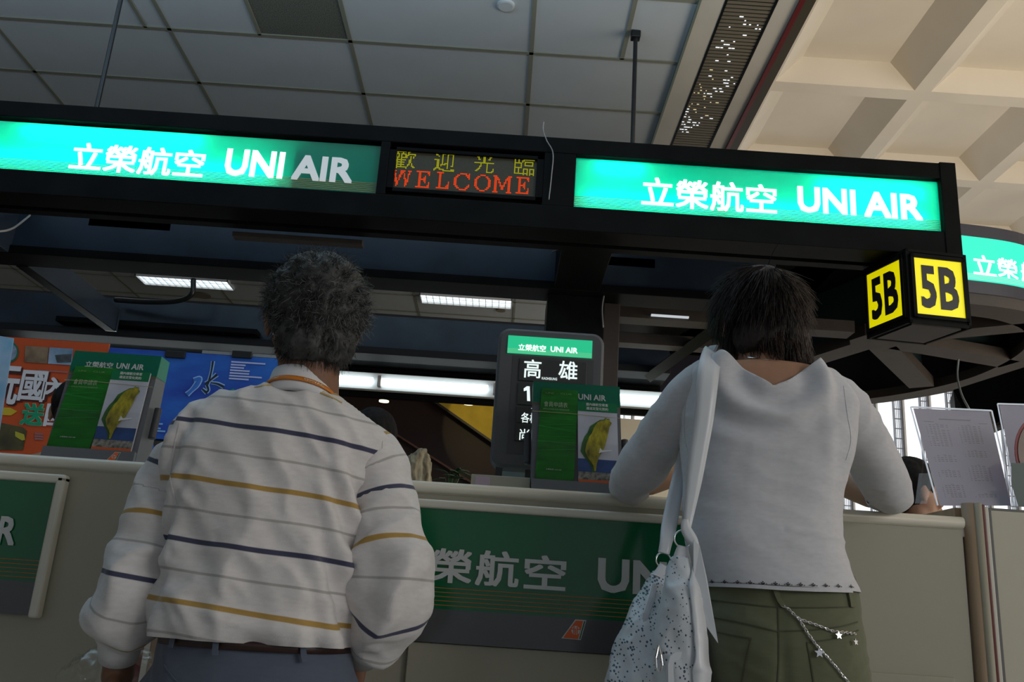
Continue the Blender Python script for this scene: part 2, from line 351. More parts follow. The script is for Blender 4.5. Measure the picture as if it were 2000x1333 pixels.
for px_, py_ in ((750, 783), (915, 788)):
    c = at(px_, py_, 8.0); d = thing('downlight', 'small round warm downlight behind the desks, %s' % ('left of the other' if px_ < 800 else 'next to the yellow-lit panel'), 'lamp', c, 'downlights behind the desk')
    G().tube([(c[0], 8, c[2]+.09), (c[0], 8, c[2]+.02), (c[0], 8, c[2])], [.05, .055, .055], 20).tube([(c[0], 8, c[2]+.06), (c[0], 8, 3.3)], .008, 6).make('housing', M['steel' if px_ > 800 else 'black'], d)
    G().tube([(c[0], 8, c[2]+.002), (c[0], 8, c[2]-.012)], [.045, .045], 20).make('bulb', emis('warm_bulb', (1, .92, .6), 2.2), d)
l = bpy.data.lights.new('downlight_beam', 'SPOT'); l.energy = 7; l.spot_size = 1.1; l.color = (1, .85, .4); o = bpy.data.objects.new('downlight_beam', l); COL.objects.link(o); c = at(925, 775, 8.6); o.location = c; o.rotation_euler = (Vector(at(960, 830, 9.5))-Vector(c)).to_track_quat('-Z', 'Y').to_euler()  # unseen spot added to light the yellow panel
# recessed louvre lights in the ceiling
M['louv'] = mat('mirror_louvre', (.8, .83, .88), .25, 1); M['lamp_on'] = emis('louvre_lamp', (.9, 1, 1), 1.6)
for n, (lx, ly) in enumerate(lights_at):
    d = thing('louvre_light', ['square-celled fluorescent ceiling light seen above the display stand', 'bright fluorescent ceiling light seen at the left behind the black beam', 'fluorescent ceiling light at the far left of the ceiling', 'fluorescent ceiling light hidden behind the middle beam', 'fluorescent ceiling light above the left side desk'][n], 'ceiling light', (lx+.56, ly+.16, CZ-.03), 'louvre ceiling lights')
    g = G(); g.box(lx, lx+1.12, ly, ly+.012, CZ-.03, CZ).box(lx, lx+1.12, ly+.31, ly+.322, CZ-.03, CZ).box(lx, lx+.012, ly, ly+.32, CZ-.03, CZ).box(lx+1.108, lx+1.12, ly, ly+.32, CZ-.03, CZ)
    g.make('frame', M['white_frame'], d); g = G()
    for i in range(1, 14): g.box(lx+i*.08-.003, lx+i*.08+.003, ly+.012, ly+.31, CZ-.03, CZ-.005)
    for j in range(1, 3): g.box(lx+.012, lx+1.108, ly+j*.105, ly+j*.105+.008, CZ-.03, CZ-.005)
    g.make('louvre', M['louv'], d); G().box(lx+.01, lx+1.11, ly+.01, ly+.31, CZ-.006, CZ-.002).make('diffuser', M['lamp_on'], d)
c = atz(988, 10, CZ); d = thing('ceiling_speaker', 'small round speaker cover set in a ceiling tile at the top edge', 'speaker', (c[0], c[1], CZ)); G().tube([(c[0], c[1], CZ+.01), (c[0], c[1], CZ-.01), (c[0], c[1], CZ-.014)], [.055, .055, .045], 24).make('cover', M['tile'], d)
for px_, py_, nm in ((395, 577, 'left'), (978, 606, 'right')):
    c = atz(px_, py_, CZ); d = thing('ceiling_speaker', 'round dark disc in the rear ceiling beside the %s louvre light' % nm, 'speaker', (c[0], c[1], CZ)); G().tube([(c[0], c[1], CZ+.01), (c[0], c[1], CZ-.012)], [.11, .11] if nm == 'left' else [.06, .06], 24).make('cover', M['grille'], d)
# ================================================================ OVERHEAD CANOPY
cn = thing('desk_canopy', 'long black steel canopy frame hanging over the check-in desks', 'canopy', (0, 4.6, 2.73))
UZ, TZ = 2.726, 3.22
g = G(); g.bevbox(-4.2, 2.13, 4.0, 4.22, 3.135, TZ, .004).bevbox(-4.2, 2.13, 4.0, 4.16, UZ, 2.85, .004).box(-4.2, 2.05, 4.005, 4.012, 2.80, 2.803)
g.make('front_rail', M['black'], cn)
G().bevbox(2.06, 2.14, 3.995, 4.24, UZ-.004, TZ+.004, .004).make('end_post', M['black'], cn)
G().box(-4.2, 2.1, 4.20, 4.26, UZ, TZ-.005).make('back_panel', M['black'], cn)
G().bevbox(-.71, -.665, 4.0, 4.2, 2.85, 3.135, .003).make('mullion', M['black'], cn)
G().bevbox(.10, .255, 4.002, 4.2, 2.85, 3.135, .003).make('mullion', M['black'], cn)
G().bevbox(-4.2, 1.5, 4.86, 4.90, 2.775, 3.2, .004).make('middle_beam', M['black2'], cn)
G().bevbox(-4.2, 1.55, 4.84, 5.06, UZ, 2.775, .004).make('middle_flange', M['black'], cn)
G().bevbox(-4.2, 1.2, 6.56, 6.62, 2.78, 3.05, .004).make('rear_beam', M['black2'], cn)
G().bevbox(-4.2, 1.2, 6.5, 6.72, UZ, 2.78, .004).make('rear_flange', mat('matt_slate_metal', (.018, .021, .025), .7, spec=.2), cn)
G().box(-4.2, 1.2, 6.95, 7.0, 2.495, 2.74).make('rear_fascia', M['black'], cn)
G().box(-4.2, 1.2, 6.72, 6.95, 2.73, 2.74).make('rear_soffit', M['black'], cn)
G().bevbox(-2.97, -2.905, 5.06, 6.35, UZ+.002, 2.90, .003).make('cross_beam', M['black2'], cn)
G().box(-2.971, -2.904, 5.06, 6.35, UZ-.003, UZ+.004).make('beam_flange', M['black'], cn)
G().bevbox(-2.98, -2.895, 6.35, 6.37, UZ, 2.91, .002).make('end_plate', M['black2'], cn)
G().bevbox(-2.97, -2.905, 4.26, 4.86, UZ+.002, 3.1, .003).make('cross_beam', M['black2'], cn)
G().bevbox(.22, .48, 4.26, 4.84, UZ+.004, 3.1, .003).make('cross_beam', M['black'], cn)
G().bevbox(.19, .52, 4.92, 5.2, 2.40, UZ, .004).make('junction_box', M['black'], cn)
for k, (x0, x1) in enumerate(((-2.55, -1.95), (-1.02, -.55), (.45, .78))):
    pass
g = G().bevbox(-1.47, -.80, 4.30, 4.36, 2.70, 2.727, .003); g.make('lamp_tray', M['brownmetal'], cn)
G().bevbox(-2.5, -2.02, 4.86, 4.96, 2.93, 2.98, .003).make('lamp_tray', M['black'], cn)
G().bevbox(.52, .80, 4.86, 4.98, 2.90, 2.96, .003).make('lamp_tray', M['black2'], cn)
G().bevbox(-3.4, -1.9, 6.44, 6.55, 2.80, 2.84, .003).make('cable_duct', M['black'], cn)
# the hanging rods
def rod(px, pyb, Y, ztop, lab, r=.012, cap=False):
    c = at(px, pyb, Y); d = thing('hanging_rod', lab, 'rod', (c[0], Y, 3.2), 'rods holding up the canopy')
    G().tube([(c[0], Y, 3.2), (c[0], Y, ztop)], r, 10).make('rod', M['pipe'], d)
    if cap: G().bevbox(c[0]-.03, c[0]+.03, Y-.03, Y+.03, ztop-.05, ztop, .006).make('bracket', M['pipe'], d)
    G().bevbox(c[0]-.03, c[0]+.03, Y-.03, Y+.03, 3.19, 3.23, .003).make('foot', M['pipe'], d)
rod(190, 205, 4.15, CZ, 'thin black hanging rod above the left sign')
rod(1236, 262, 4.95, CZ, 'black hanging rod with a ceiling bracket left of the air grille', .014, True)
# column
d = thing('support_column', 'dark brown square column behind the flight display, holding the canopy', 'column', (.57, 5.08, 0))
G().bevbox(.525, .62, 5.0, 5.1, .02, UZ-.005, .004).make('shaft', M['brownmetal'], d); G().bevbox(.50, .65, 4.97, 5.13, 0, .02, .003).make('base', M['brownmetal'], d)
# right hand bay: round canopy bay with hub beams
rb = thing('round_canopy', 'black round canopy bay with beams meeting behind the yellow counter number box', 'canopy', (2.05, 6.1, 2.73))
BAY = spline([(2.0, 4.60, 0), (2.48, 4.62, 0), (2.87, 4.70, 0), (3.2, 4.95, 0), (3.42, 5.45, 0), (3.40, 6.2, 0), (3.05, 6.88, 0), (2.45, 7.36, 0), (1.8, 7.58, 0), (1.2, 7.62, 0)], 10)[:, :2]
_t = np.gradient(BAY, axis=0); _t /= np.linalg.norm(_t, axis=1)[:, None]; BN = np.column_stack([_t[:, 1], -_t[:, 0]])
BS = np.concatenate([[0], np.cumsum(np.linalg.norm(np.diff(BAY, axis=0), axis=1))])
def bay(s_, off): return np.array([np.interp(s_, BS, BAY[:, k]) + off*np.interp(s_, BS, BN[:, k]) for k in (0, 1)])
def ringwall(g, Ro, Ri, z0, z1, i0=0, i1=None):
    A = BAY+BN*Ro; B = BAY+BN*Ri; v = []; A = A[i0:i1]; B = B[i0:i1]; n = len(A)
    for (a, b) in zip(A, B): v += [(*a, z0), (*a, z1), (*b, z1), (*b, z0)]
    g.add(v, [(4*i+j, 4*i+4+j, 4*i+4+(j+1) % 4, 4*i+(j+1) % 4) for i in range(n-1) for j in range(4)]); return g
g = G(); ringwall(g, 0, -.03, 2.79, 2.87); ringwall(g, 0, -.03, 3.12, 3.2); ringwall(g, -.03, -.06, 2.8, 3.2); g.make('ring_fascia', mat('black_violet_metal', (.03, .03, .045), .35), rb, smooth=False)
ringwall(G(), -.01, -.19, UZ, 2.79).make('ring_flange', M['brownmetal'], rb)
G().box(.62, 2.05, 4.27, 7.5, 3.19, 3.22).make('roof_panel', M['black'], rb); G().prism([(*p, 3.19) for p in BAY-BN*.03], (0, 0, .02)).make('roof_panel', M['black'], rb)
hub = atz(1712, 668, UZ)[:2]
ends = [atz(1500, 735, UZ)[:2], atz(1800, 757, UZ)[:2], (3.3, 5.7), (3.0, 4.95), atz(1640, 590, UZ)[:2], (1.6, 5.1)]
for i, e in enumerate(ends[:4]):
    G().beam(hub, e, .17, UZ, 2.80).make('hub_beam', M['brownmetal'], rb)
    G().beam(hub, e, .03, 2.80, 3.2).make('beam_web', mat('dark_teal_metal', (.03, .055, .06), .3), rb)  # teal sign light on the beam sides is painted into the web colour
G().beam((.6, 5.32), (2.1, 5.32), .14, UZ, 2.80).make('hub_beam', M['brownmetal'], rb)
G().beam((.6, 5.85), (1.9, 5.85), .12, UZ, 2.80).make('hub_beam', M['brownmetal'], rb)
G().tube([(hub[0], hub[1], UZ-.003), (hub[0], hub[1], 2.8)], .17, 8).make('hub_plate', M['brownmetal'], rb)
G().box(.84, 1.07, 5.215, 5.235, 2.735, 2.745).make('light_slot', emis('daylight_slot', (.8, .85, .9), .7), rb)  # glowing strip stands in for lit ceiling seen through a gap
p0 = at(1268, 762, 5.6); p1 = at(1420, 640, 5.2)
G().tube([atz(1270, 735, 2.73), atz(1400, 640, 2.73)], .05, 4).make('hub_beam', mat('yellow_green_edge', (.022, .021, .004), .6, spec=.1), rb)  # yellow light falling on this beam is painted into its colour
dv = thing('right_canopy', 'black slanting canopy edge at the far right above the papers', 'canopy', (3.4, 4.6, 2.5))
a = [at(1862, 762, 5.0), at(2040, 705, 4.6), at(2040, 790, 4.6), at(1905, 848, 5.0), at(1880, 860, 5.0), at(1868, 820, 5.0)]
G().prism(a, (.1, .25, 0)).make('side_panel', M['black'], dv)
G().tube([at(1910, 846, 4.95), at(2045, 792, 4.55)], .014, 6).make('edge_strip', M['brownmetal'], dv)
# ================================================================ BACKLIT SIGNS
def stripes(parent, x0, x1, Y, z0, n, dz, m, h=.0022):
    g = G()
    for k in range(n): g.box(x0, x1, Y-.0015, Y, z0+k*dz, z0+k*dz+h)
    return g.make('stripe', m, parent)
M['osign'] = mat('orange_line', (.5, .30, .10), .6)
def ptext(name, s, m, parent, x0, x1, yt, yb, Y, offs=.012, th=.002, res=2):
    a = at(x0, yb, Y); b = at(x0, yt, Y); c = at(x1, yb, Y)
    return text(name, s, m, parent, (a[0], Y-th, a[2]), X_, Z_, c[0]-a[0], b[2]-a[2], offs, th, res)
def lightbox(label, x0, x1, z0, z1, tubes, org):
    d = thing('backlit_sign', label, 'sign', org, 'green backlit airline signs')
    G().box(x0, x1, 4.03, 4.034, z0, z1).make('face', M['greenface'], d)
    g = G(); g.box(x0, x1, 4.17, 4.18, z0, z1).box(x0, x1, 4.036, 4.17, z1-.004, z1).box(x0, x1, 4.036, 4.17, z0, z0+.004).box(x0, x0+.004, 4.036, 4.17, z0, z1).box(x1-.004, x1, 4.036, 4.17, z0, z1)
    g.make('housing', M['white_in'], d)
    for a, b, zz in tubes: G().tube([(a, 4.082, zz), (b, 4.082, zz)], .013, 10).make('tube', M['tubelight'], d)
    stripes(d, x0, x1, 4.03, z0+.008, 6, .0095, M['osign']); return d
d = lightbox('long green backlit airline sign at canopy left, its right end dark', -4.15, -.712, 2.86, 3.122, [(-4.1, -3.0, 2.93), (-2.95, -1.22, 2.93), (-2.5, -1.6, 3.08)], (-2.4, 4.1, 2.86))
G().box(-1.135, -1.125, 4.036, 4.17, 2.86, 3.07).make('divider', M['slab'], d)  # baffle added inside the box to keep the right end dark
ptext('lettering', '立榮航空', M['letterlit'], d, 133, 398, 277, 332, 4.028, .022)
ptext('lettering', 'UNI', M['letterlit'], d, 436, 552, 290, 343, 4.028, .038)
ptext('lettering', 'AIR', M['letterdim'], d, 568, 688, 302, 351, 4.028, .038)
d = lightbox('green backlit airline sign right of the scrolling display', .258, 2.06, 2.862, 3.13, [(.3, .95, 2.92), (1.0, 2.0, 2.92), (.35, .6, 3.09), (1.45, 2.0, 3.06)], (1.16, 4.1, 2.86))
ptext('lettering', '立榮航空', M['letterlit'], d, 1252, 1517, 345, 403, 4.028, .022)
ptext('lettering', 'UNI', M['letterlit'], d, 1558, 1672, 364, 415, 4.028, .038)
ptext('lettering', 'AIR', M['letterlit'], d, 1688, 1802, 374, 424, 4.028, .038)
# curved sign on the round canopy
d = thing('curved_backlit_sign', 'curved green backlit sign on the round canopy at the right edge', 'sign', (2.6, 4.7, 2.86), 'green backlit airline signs')
ringwall(G(), .004, -.002, 2.862, 3.125, 4, 45).make('face', mat('green_lit_curved', (0, .2, .1), .3, emit=(.03, .80, .55), es=1.15), d)
for kk in range(4): ringwall(G(), .006, .004, 2.87+.009*kk, 2.873+.009*kk, 4, 45).make('stripe', emis('pale_line', (.5, 1, .8), 1.), d)
for ch, xl, xr, yt, yb in (('立', 1893, 1941, 507, 545), ('榮', 1944, 1989, 511, 550), ('航', 1996, 2040, 518, 557), ('空', 2046, 2090, 526, 565)):
    Yc = 4.66 if xl < 1950 else 4.72; a = at(xl, yb, Yc); c = at(xr, yb, Yc); s0 = np.interp(a[0], BAY[:40, 0], BS[:40]); s1 = np.interp(min(c[0], 3.4), BAY[:40, 0], BS[:40]) if xl < 1990 else s0+.13
    if xl > 1990: s0 = sl_+.02; s1 = s0+.125
    sl_ = s1; zb_ = 2.895; zt_ = 3.015; v_, f_ = textgeo(ch, 1, 1, .022)
    P_ = [np.array([*bay(s0+(s1-s0)*u, .012+z_), zb_+(zt_-zb_)*w_]) for u, w_, z_ in v_]; mobj('lettering', P_, f_, M['letterlit'], d)
# scrolling display
d = thing('led_display', 'black scrolling display showing yellow characters over red letters', 'display', (-.28, 4.1, 2.85))
x0, x1, z0, z1 = -.665, .10, 2.872, 3.112
g = G(); g.bevbox(x0, x1, 4.005, 4.03, z1-.018, z1, .002).bevbox(x0, x1, 4.005, 4.03, z0, z0+.02, .002).bevbox(x0, x0+.035, 4.005, 4.03, z0, z1, .002).bevbox(x1-.035, x1, 4.005, 4.03, z0, z1, .002); g.make('bezel', M['black'], d)
G().box(x0, x1, 4.02, 4.15, z0, z1).make('housing', mat('olive_screen', (.045, .042, .022), .5, var=.25, vs=220), d)
LY = 4.0195; P0 = .0056; ncol = 118
bx0 = at(762, 340, LY)[0]; 
def dots(rows, xc0, zt, m, px=P0, pz=P0, name='led_character'):
    g = G(); v = []; f = []
    for j, r in enumerate(rows):
        for i, c in enumerate(r):
            if c != ' ' and c != '.':
                X = xc0+i*px; Zz = zt-j*pz; a, b = px*.42, pz*.42; k = len(v)
                v += [(X-a, LY-.001, Zz-b), (X+a, LY-.001, Zz-b), (X+a, LY-.001, Zz+b), (X-a, LY-.001, Zz+b)]; f.append((k, k+1, k+2, k+3))
    return mobj(name, v, f, m, d)
my = emis('yellow_led', (.42, .42, .01), .9); mr = emis('red_led', (1, .08, .015), .85)
def raster(ch, n=15):
    v, f = textgeo(ch, n, n, -.004, 2); b = BVHTree.FromPolygons([tuple(x) for x in v], f)
    return [''.join('#' if b.ray_cast(Vector((i+.5, n-j-.5, 1)), Vector((0, 0, -1)))[0] is not None else '.' for i in range(n)) for j in range(n)]
for ch, xl, xr, yt, yb in (('歡', 773, 811, 293, 330), ('迎', 851, 888, 298, 335), ('光', 929, 965, 302, 338), ('臨', 1007, 1044, 307, 343)):
    a = at(xl, yt, LY); b = at(xr, yb, LY); n = 16; dots(raster(ch, n), a[0], a[2], my, (b[0]-a[0])/n, (a[2]-at(xl, yb, LY)[2])/n)
BM = dict(W=['###...####..###', '.#....###....#.', '.##...##.#..##.', '.##..##..#..#..', '..#..##..#..#..', '..##.#...##.#..', '..##.#....###..', '..###.....###..', '...##.....##...', '...##.....##...', '...#......#....'],
 E=['###########', '..##.....##', '..##......#', '..##...#...', '..##..##...', '..######...', '..##..##...', '..##...#..#', '..##......#', '..##.....##', '###########'],
 L=['######.....', '..##.......', '..##.......', '..##.......', '..##.......', '..##.......', '..##......#', '..##......#', '..##.....##', '..##....###', '###########'],
 C=['....#####.#', '..##....###', '.##......##', '##........#', '##.........', '##.........', '##.........', '##........#', '.##......##', '..##....##.', '....#####..'],
 O=['....####....', '..##....##..', '.##......##.', '##........##', '##........##', '##........##', '##........##', '##........##', '.##......##.', '..##....##..', '....####....'],
 M=['###........###', '.###......###.', '.####....####.', '.##.#....#.##.', '.##.##..##.##.', '.##..#..#..##.', '.##..####..##.', '.##...##...##.', '.##...##...##.', '.##........##.', '####......####'])
for ch, xl, xr, yt, yb in (('W', 769, 806, 332, 364), ('E', 815, 842, 334, 367), ('L', 855, 880, 336, 369), ('C', 889, 920, 338, 372), ('O', 929, 961, 341, 374), ('M', 965, 1002, 343, 377), ('E', 1010, 1035, 346, 379)):
    r = BM[ch]; a = at(xl, yt, LY); b = at(xr, yt, LY); dots(r, a[0], a[2]-.003, mr, (b[0]-a[0])/len(r[0]), (a[2]-at(xl, yb, LY)[2])/len(r))
# 5B number box
ang = math.radians(9.5); e1 = np.array([math.cos(ang), math.sin(ang), 0]); e2 = np.array([-math.sin(ang), math.cos(ang), 0]); C0 = np.array([1.838, 3.945, 0]); W5 = .305
e1 = np.array([.312, .032, 0]); e1 /= np.linalg.norm(e1); e2 = np.array([-.085, .292, 0]); e2 /= np.linalg.norm(e2)
zb, zt = 2.352, 2.722
d = thing('counter_number_box', 'hanging black cube with yellow 5B faces under the canopy corner', 'sign', C0+(e1+e2)*W5/2+np.array([0, 0, zb]))
def b5(u0, u1, v0, v1, z0, z1): 
    v = [C0+e1*u+e2*w_+np.array([0, 0, z]) for u in (u0, u1) for w_ in (v0, v1) for z in (z0, z1)]
    return v, [(0, 1, 3, 2), (4, 6, 7, 5), (0, 4, 5, 1), (2, 3, 7, 6), (0, 2, 6, 4), (1, 5, 7, 3)]
g = G(); g.add(*b5(.006, W5-.006, .006, W5-.006, zb+.012, zt-.005))
for u in (0, W5-.014):
    for w_ in (0, W5-.014): g.add(*b5(u, u+.014, w_, w_+.014, zb, zt))
for z in (zb, zt-.014):
    g.add(*b5(0, W5, 0, .012, z, z+.014)); g.add(*b5(0, W5, W5-.012, W5, z, z+.014)); g.add(*b5(0, .012, 0, W5, z, z+.014)); g.add(*b5(W5-.012, W5, 0, W5, z, z+.014))
g.make('frame', M['black'], d)
G().add(*b5(.03, W5-.03, .03, W5-.03, zb-.002, zb+.013)).make('bottom_plate', mat('dark_grey_plate', (.04, .04, .045), .6), d)
ym = mat('yellow_lit_face', (.6, .55, .0), .4, emit=(.80, .70, .0), es=.80); bk = mat('black_numeral', (.008, .008, .008), .4)
def face5(o, ex, n):
    u = [o+ex*.032+n*.004, o+ex*(W5-.032)+n*.004]
    v = [(*u[0][:2], zb+.042), (*u[1][:2], zb+.042), (*u[1][:2], zt-.045), (*u[0][:2], zt-.045)]
    G().prism(v, n*.003).make('face', ym, d)
    a = [o+n*.003, o+ex*W5+n*.003]; g = G()
    for p, q, z0, z1 in ((.016, W5-.016, zb+.025, zb+.042), (.016, W5-.016, zt-.045, zt-.026), (.016, .032, zb+.025, zt-.026), (W5-.032, W5-.016, zb+.025, zt-.026)):
        v = [(*(o+ex*p+n*.002)[:2], z0), (*(o+ex*q+n*.002)[:2], z0), (*(o+ex*q+n*.002)[:2], z1), (*(o+ex*p+n*.002)[:2], z1)]; g.prism(v, n*.012)
    g.make('face_frame', M['black'], d)
    for ch, p, wd in (('5', .058, .078), ('B', .152, .095)):
        oo = o+ex*p+n*.008; text('numeral', ch, bk, d, (oo[0], oo[1], zb+.075), ex, Z_, wd, .215, .035, .001)
face5(C0, e1, np.array([e1[1], -e1[0], 0])); face5(C0+e2*W5, -e2, np.array([-e2[1], e2[0], 0])*1.0)
# cables and small bits on the canopy
def cable(label, pts, r, m, name='cable', cat='cable'):
    P = spline(pts, 8); o = G().tube(P, r, 6).make(name, m, None, P[0], True); return meta(o, label, cat)
cable('thin black and grey wire looping over the top rail beside the display', [at(1062, 238, 3.99), at(1061, 255, 3.985), at(1068, 275, 3.985), at(1080, 300, 3.985), at(1077, 345, 3.99), at(1072, 390, 3.99)], .0028, mat('grey_wire', (.3, .3, .32), .4))
cable('white cable sagging under the canopy at the far left', [at(-40, 452, 4.5), at(0, 452, 4.5), at(25, 446, 4.6), at(50, 428, 4.8), at(64, 416, 4.9)], .006, mat('white_cable', (.5, .5, .5), .4))
cable('thick black cable curving along the rear beam at left', [at(378, 545, 6.3), at(374, 575, 6.3), at(345, 588, 6.35), at(290, 590, 6.4), at(225, 586, 6.45)], .02, M['pipe'])
cable('tied loop of white string hanging under the canopy', [at(1208, 487, 4.9), at(1212, 500, 4.9), at(1218, 512, 4.9), at(1223, 515, 4.9), at(1222, 506, 4.9), at(1212, 497, 4.9), at(1205, 487, 4.9)], .004, mat('cream_string', (.6, .58, .5), .7), 'string', 'string')
cable('short white hook of wire on the middle beam', [at(836, 538, 4.95), at(838, 546, 4.95), at(833, 554, 4.95), at(829, 551, 4.95)], .0035, mat('white_wire', (.7, .7, .7), .5), 'wire_hook', 'wire')
cable('grey cable running down the junction box beside the column', [at(1187, 525, 4.9), at(1183, 560, 4.9), at(1176, 600, 4.9), at(1178, 640, 4.9)], .005, mat('grey_cable', (.2, .2, .22), .4))
cable('thin pale cable hanging from the round canopy at right', [at(1872, 702, 5.0), at(1870, 735, 5.0), at(1878, 770, 4.9), at(1893, 800, 4.8)], .006, mat('pale_cable', (.3, .33, .32), .5))
cable('short cable end sticking out below the canopy near the middle', [at(1078, 492, 4.6), at(1092, 487, 4.6), at(1108, 480, 4.7)], .004, mat('dull_cable', (.35, .35, .35), .5))
# ================================================================ BEHIND THE COUNTER
d = thing('tube_fixture', 'row of bare fluorescent tubes glowing below the rear beam', 'light fixture', (-.7, 6.85, 2.5))
G().bevbox(-3.9, 1.25, 6.84, 6.9, 2.53, 2.665, .004).make('batten', mat('white_batten', (.55, .6, .62), .5), d)
xs = [-3.75, -2.45, -1.10 - .03, -.0, 1.2]
tx = [at(655, 740, 6.8)[0]]
a = at(736, 0, 6.8); 
segs = [(at(410, 730, 6.8)[0], at(728, 742, 6.8)[0]), (at(746, 745, 6.8)[0], at(953, 757, 6.8)[0]), (at(972, 760, 6.8)[0], at(1180, 770, 6.8)[0]), (at(1198, 770, 6.8)[0], at(1330, 775, 6.8)[0]), (-3.8, at(395, 730, 6.8)[0])]
for s0, s1 in segs:
    G().tube([(s0, 6.81, 2.592), (s1, 6.81, 2.592)], .026, 12).make('tube', emis('bare_tube', (.93, 1, 1), 5), d)
    G().bevbox(s0-.035, s0-.006, 6.79, 6.85, 2.55, 2.635, .004).make('lamp_holder', M['white_in'], d)
def posterboard(name, label, x0, x1, Y, z0, z1, m):
    d = thing(name, label, 'poster', ((x0+x1)/2, Y, z0)); G().box(x0, x1, Y, Y+.012, z0, z1).make('sheet', m, d); return d
PY = 4.4
d = thing('poster_stand', 'dark panel behind the counter carrying the orange and blue posters', 'panel', (-2.2, PY+.05, 0))
G().box(-4.2, -1.0, PY+.03, PY+.07, 0, 2.06).make('panel', M['black2'], d); G().box(at(395, 690, PY)[0], -1.0, PY-.004, PY+.02, at(450, 693, PY)[2]-.004, at(450, 693, PY)[2]+.012).make('clip_rail', mat('dull_steel', (.3, .32, .33), .5, .6), d)
for px_ in (345, 475): c = at(px_, 690, PY); G().bevbox(c[0]-.05, c[0]+.05, PY-.02, PY-.005, c[2]-.03, c[2]+.006, .003).make('clip', M['pipe'], d)
# orange poster
oz = at(100, 664, PY)[2]
d = posterboard('travel_poster', 'orange travel poster with large white characters at the far left', -3.9, at(208, 700, PY)[0], PY, 1.2, oz, mat('orange_red_paper', (.52, .075, .012), .45, var=.12, vs=2))
Yp = PY-.003
wht = mat('white_character', (.62, .64, .70), .5)
drk = mat('dark_character_edge', (.06, .01, .01), .6)
for ch, xl, xr, yt, yb in (('玩', -30, 31, 712, 788), ('國', 33, 84, 722, 783), ('內', 80, 128, 736, 782)):
    ptext('character', ch, drk, d, xl+2, xr+3, yt+2, yb+3, Yp, .06, .001); ptext('character', ch, wht, d, xl, xr, yt, yb, Yp-.001, .025, .002)
ptext('character', '國', wht, d, 84, 135, 788, 833, Yp-.001, .025, .002)
ptext('character', '送', mat('pale_outline', (.4, .45, .3), .5), d, 37, 83, 786, 831, Yp, .05, .001); ptext('character', '送', mat('green_character', (.0, .28, .14), .5), d, 38, 82, 787, 830, Yp-.001, .03, .002)
def ppoly(parent, name, pts, Y, m, th=.002): return G().prism([at(x, y, Y) for x, y in pts], (0, -th, 0)).make(name, m, parent)
def photo(name, c1, c2, sc): return mat(name, c1, .4, col2=c2, vs=sc)
ppoly(d, 'photo', [(50, 676), (95, 679), (92, 711), (48, 708)], Yp, photo('brown_photo', (.10, .06, .04), (.30, .22, .14), 12))
ppoly(d, 'photo', [(97, 679), (143, 682), (140, 714), (94, 711)], Yp, photo('lake_photo', (.08, .18, .30), (.45, .58, .75), 5))
ppoly(d, 'photo', [(108, 694), (140, 692), (139, 708), (112, 709)], Yp-.002, photo('dark_trees', (.02, .03, .03), (.12, .14, .16), 14))
c = at(18, 688, Yp); ppoly(d, 'badge', [(18+19*math.cos(t), 688+21*math.sin(t)) for t in np.linspace(0, 6.28, 24, endpoint=False)], Yp, mat('badge_green', (.02, .12, .07), .4)); ppoly(d, 'badge', [(18+15*math.cos(t), 688+17*math.sin(t)) for t in np.linspace(0, 6.28, 24, endpoint=False)], Yp-.002, photo('badge_photo', (.05, .15, .2), (.35, .4, .6), 14))
ppoly(d, 'yellow_flash', [(-20, 796), (20, 797), (34, 804), (22, 812), (-20, 810)], Yp, mat('yellow_ink', (.55, .40, .02), .5))
ppoly(d, 'dark_panel', [(-20, 822), (45, 835), (53, 842), (45, 880), (-20, 880)], Yp, photo('food_photo', (.015, .012, .01), (.10, .09, .03), 8))
ppoly(d, 'yellow_flash', [(30, 843), (47, 849), (49, 860), (43, 861), (30, 853)], Yp-.002, mat('lime_ink', (.4, .38, .03), .5))
g = G()
for k in range(3): a = at(68, 848+k*5, Yp); b = at(84, 850+k*5, Yp); g.box(a[0], b[0], Yp-.002, Yp, a[2]-.004, a[2]+.006)
a = at(75, 724, Yp); b = at(132, 728, Yp); g.box(a[0], b[0], Yp-.002, Yp, a[2]-.004, a[2]+.004); g.make('small_print', mat('dull_print', (.30, .12, .12), .6), d)['kind'] = 'stuff'
# blue poster
bz = at(400, 692, PY)[2]; bx0_, bx1_ = at(206, 690, PY)[0], -.9
mb = mat('deep_blue_poster', (.008, .03, .33), .35, col2=(.02, .16, .62), vs=2.2, stretch=(1, 1, 2.6))
d = posterboard('water_poster', 'deep blue poster with brush-written character and pale text, behind the man', at(206, 690, PY)[0]+.02, -.95, PY-.006, at(290, 857, PY)[2], bz, mb)
Yb = PY-.009
def brush(name, strokes, m, wd, dy=0):
    g = G()
    for st_ in strokes:
        P = spline([at(x, y, Yb-dy) for x, y, _ in st_], 6); R = spline([(r_, 0, 0) for _, _, r_ in st_], 6)[:, 0]
        g.tube(P, np.maximum(R*wd, .0012), 8, True, .12, (0, 1, 0))
    return g.make(name, m, d)
SK = [[(416, 706, 3), (413, 725, 2.2), (408, 745, 2.6), (406, 752, 1.6)], [(424, 732, 4), (412, 742, 2.5), (402, 750, 4)], [(404, 752, 3), (407, 762, 2.5), (403, 767, 3)], [(395, 760, 2), (404, 768, 3.5)], [(413, 748, 1.5), (425, 750, 2.5), (437, 756, 3.5)]]
SB = [[(378, 743, 4), (390, 740, 4.5), (384, 752, 6), (374, 763, 4), (365, 771, 5)]]
br = mat('pale_blue_glow', (.28, .48, .85), .4); brush('brush_character', [[(x, y, r_+2.2) for x, y, r_ in s_] for s_ in SK+SB], br, .0021)
brush('brush_character', SK, mat('black_ink', (.01, .02, .04), .4), .0018, .003); brush('brush_character', SB, mat('blue_ink', (.03, .16, .6), .4), .0019, .003)
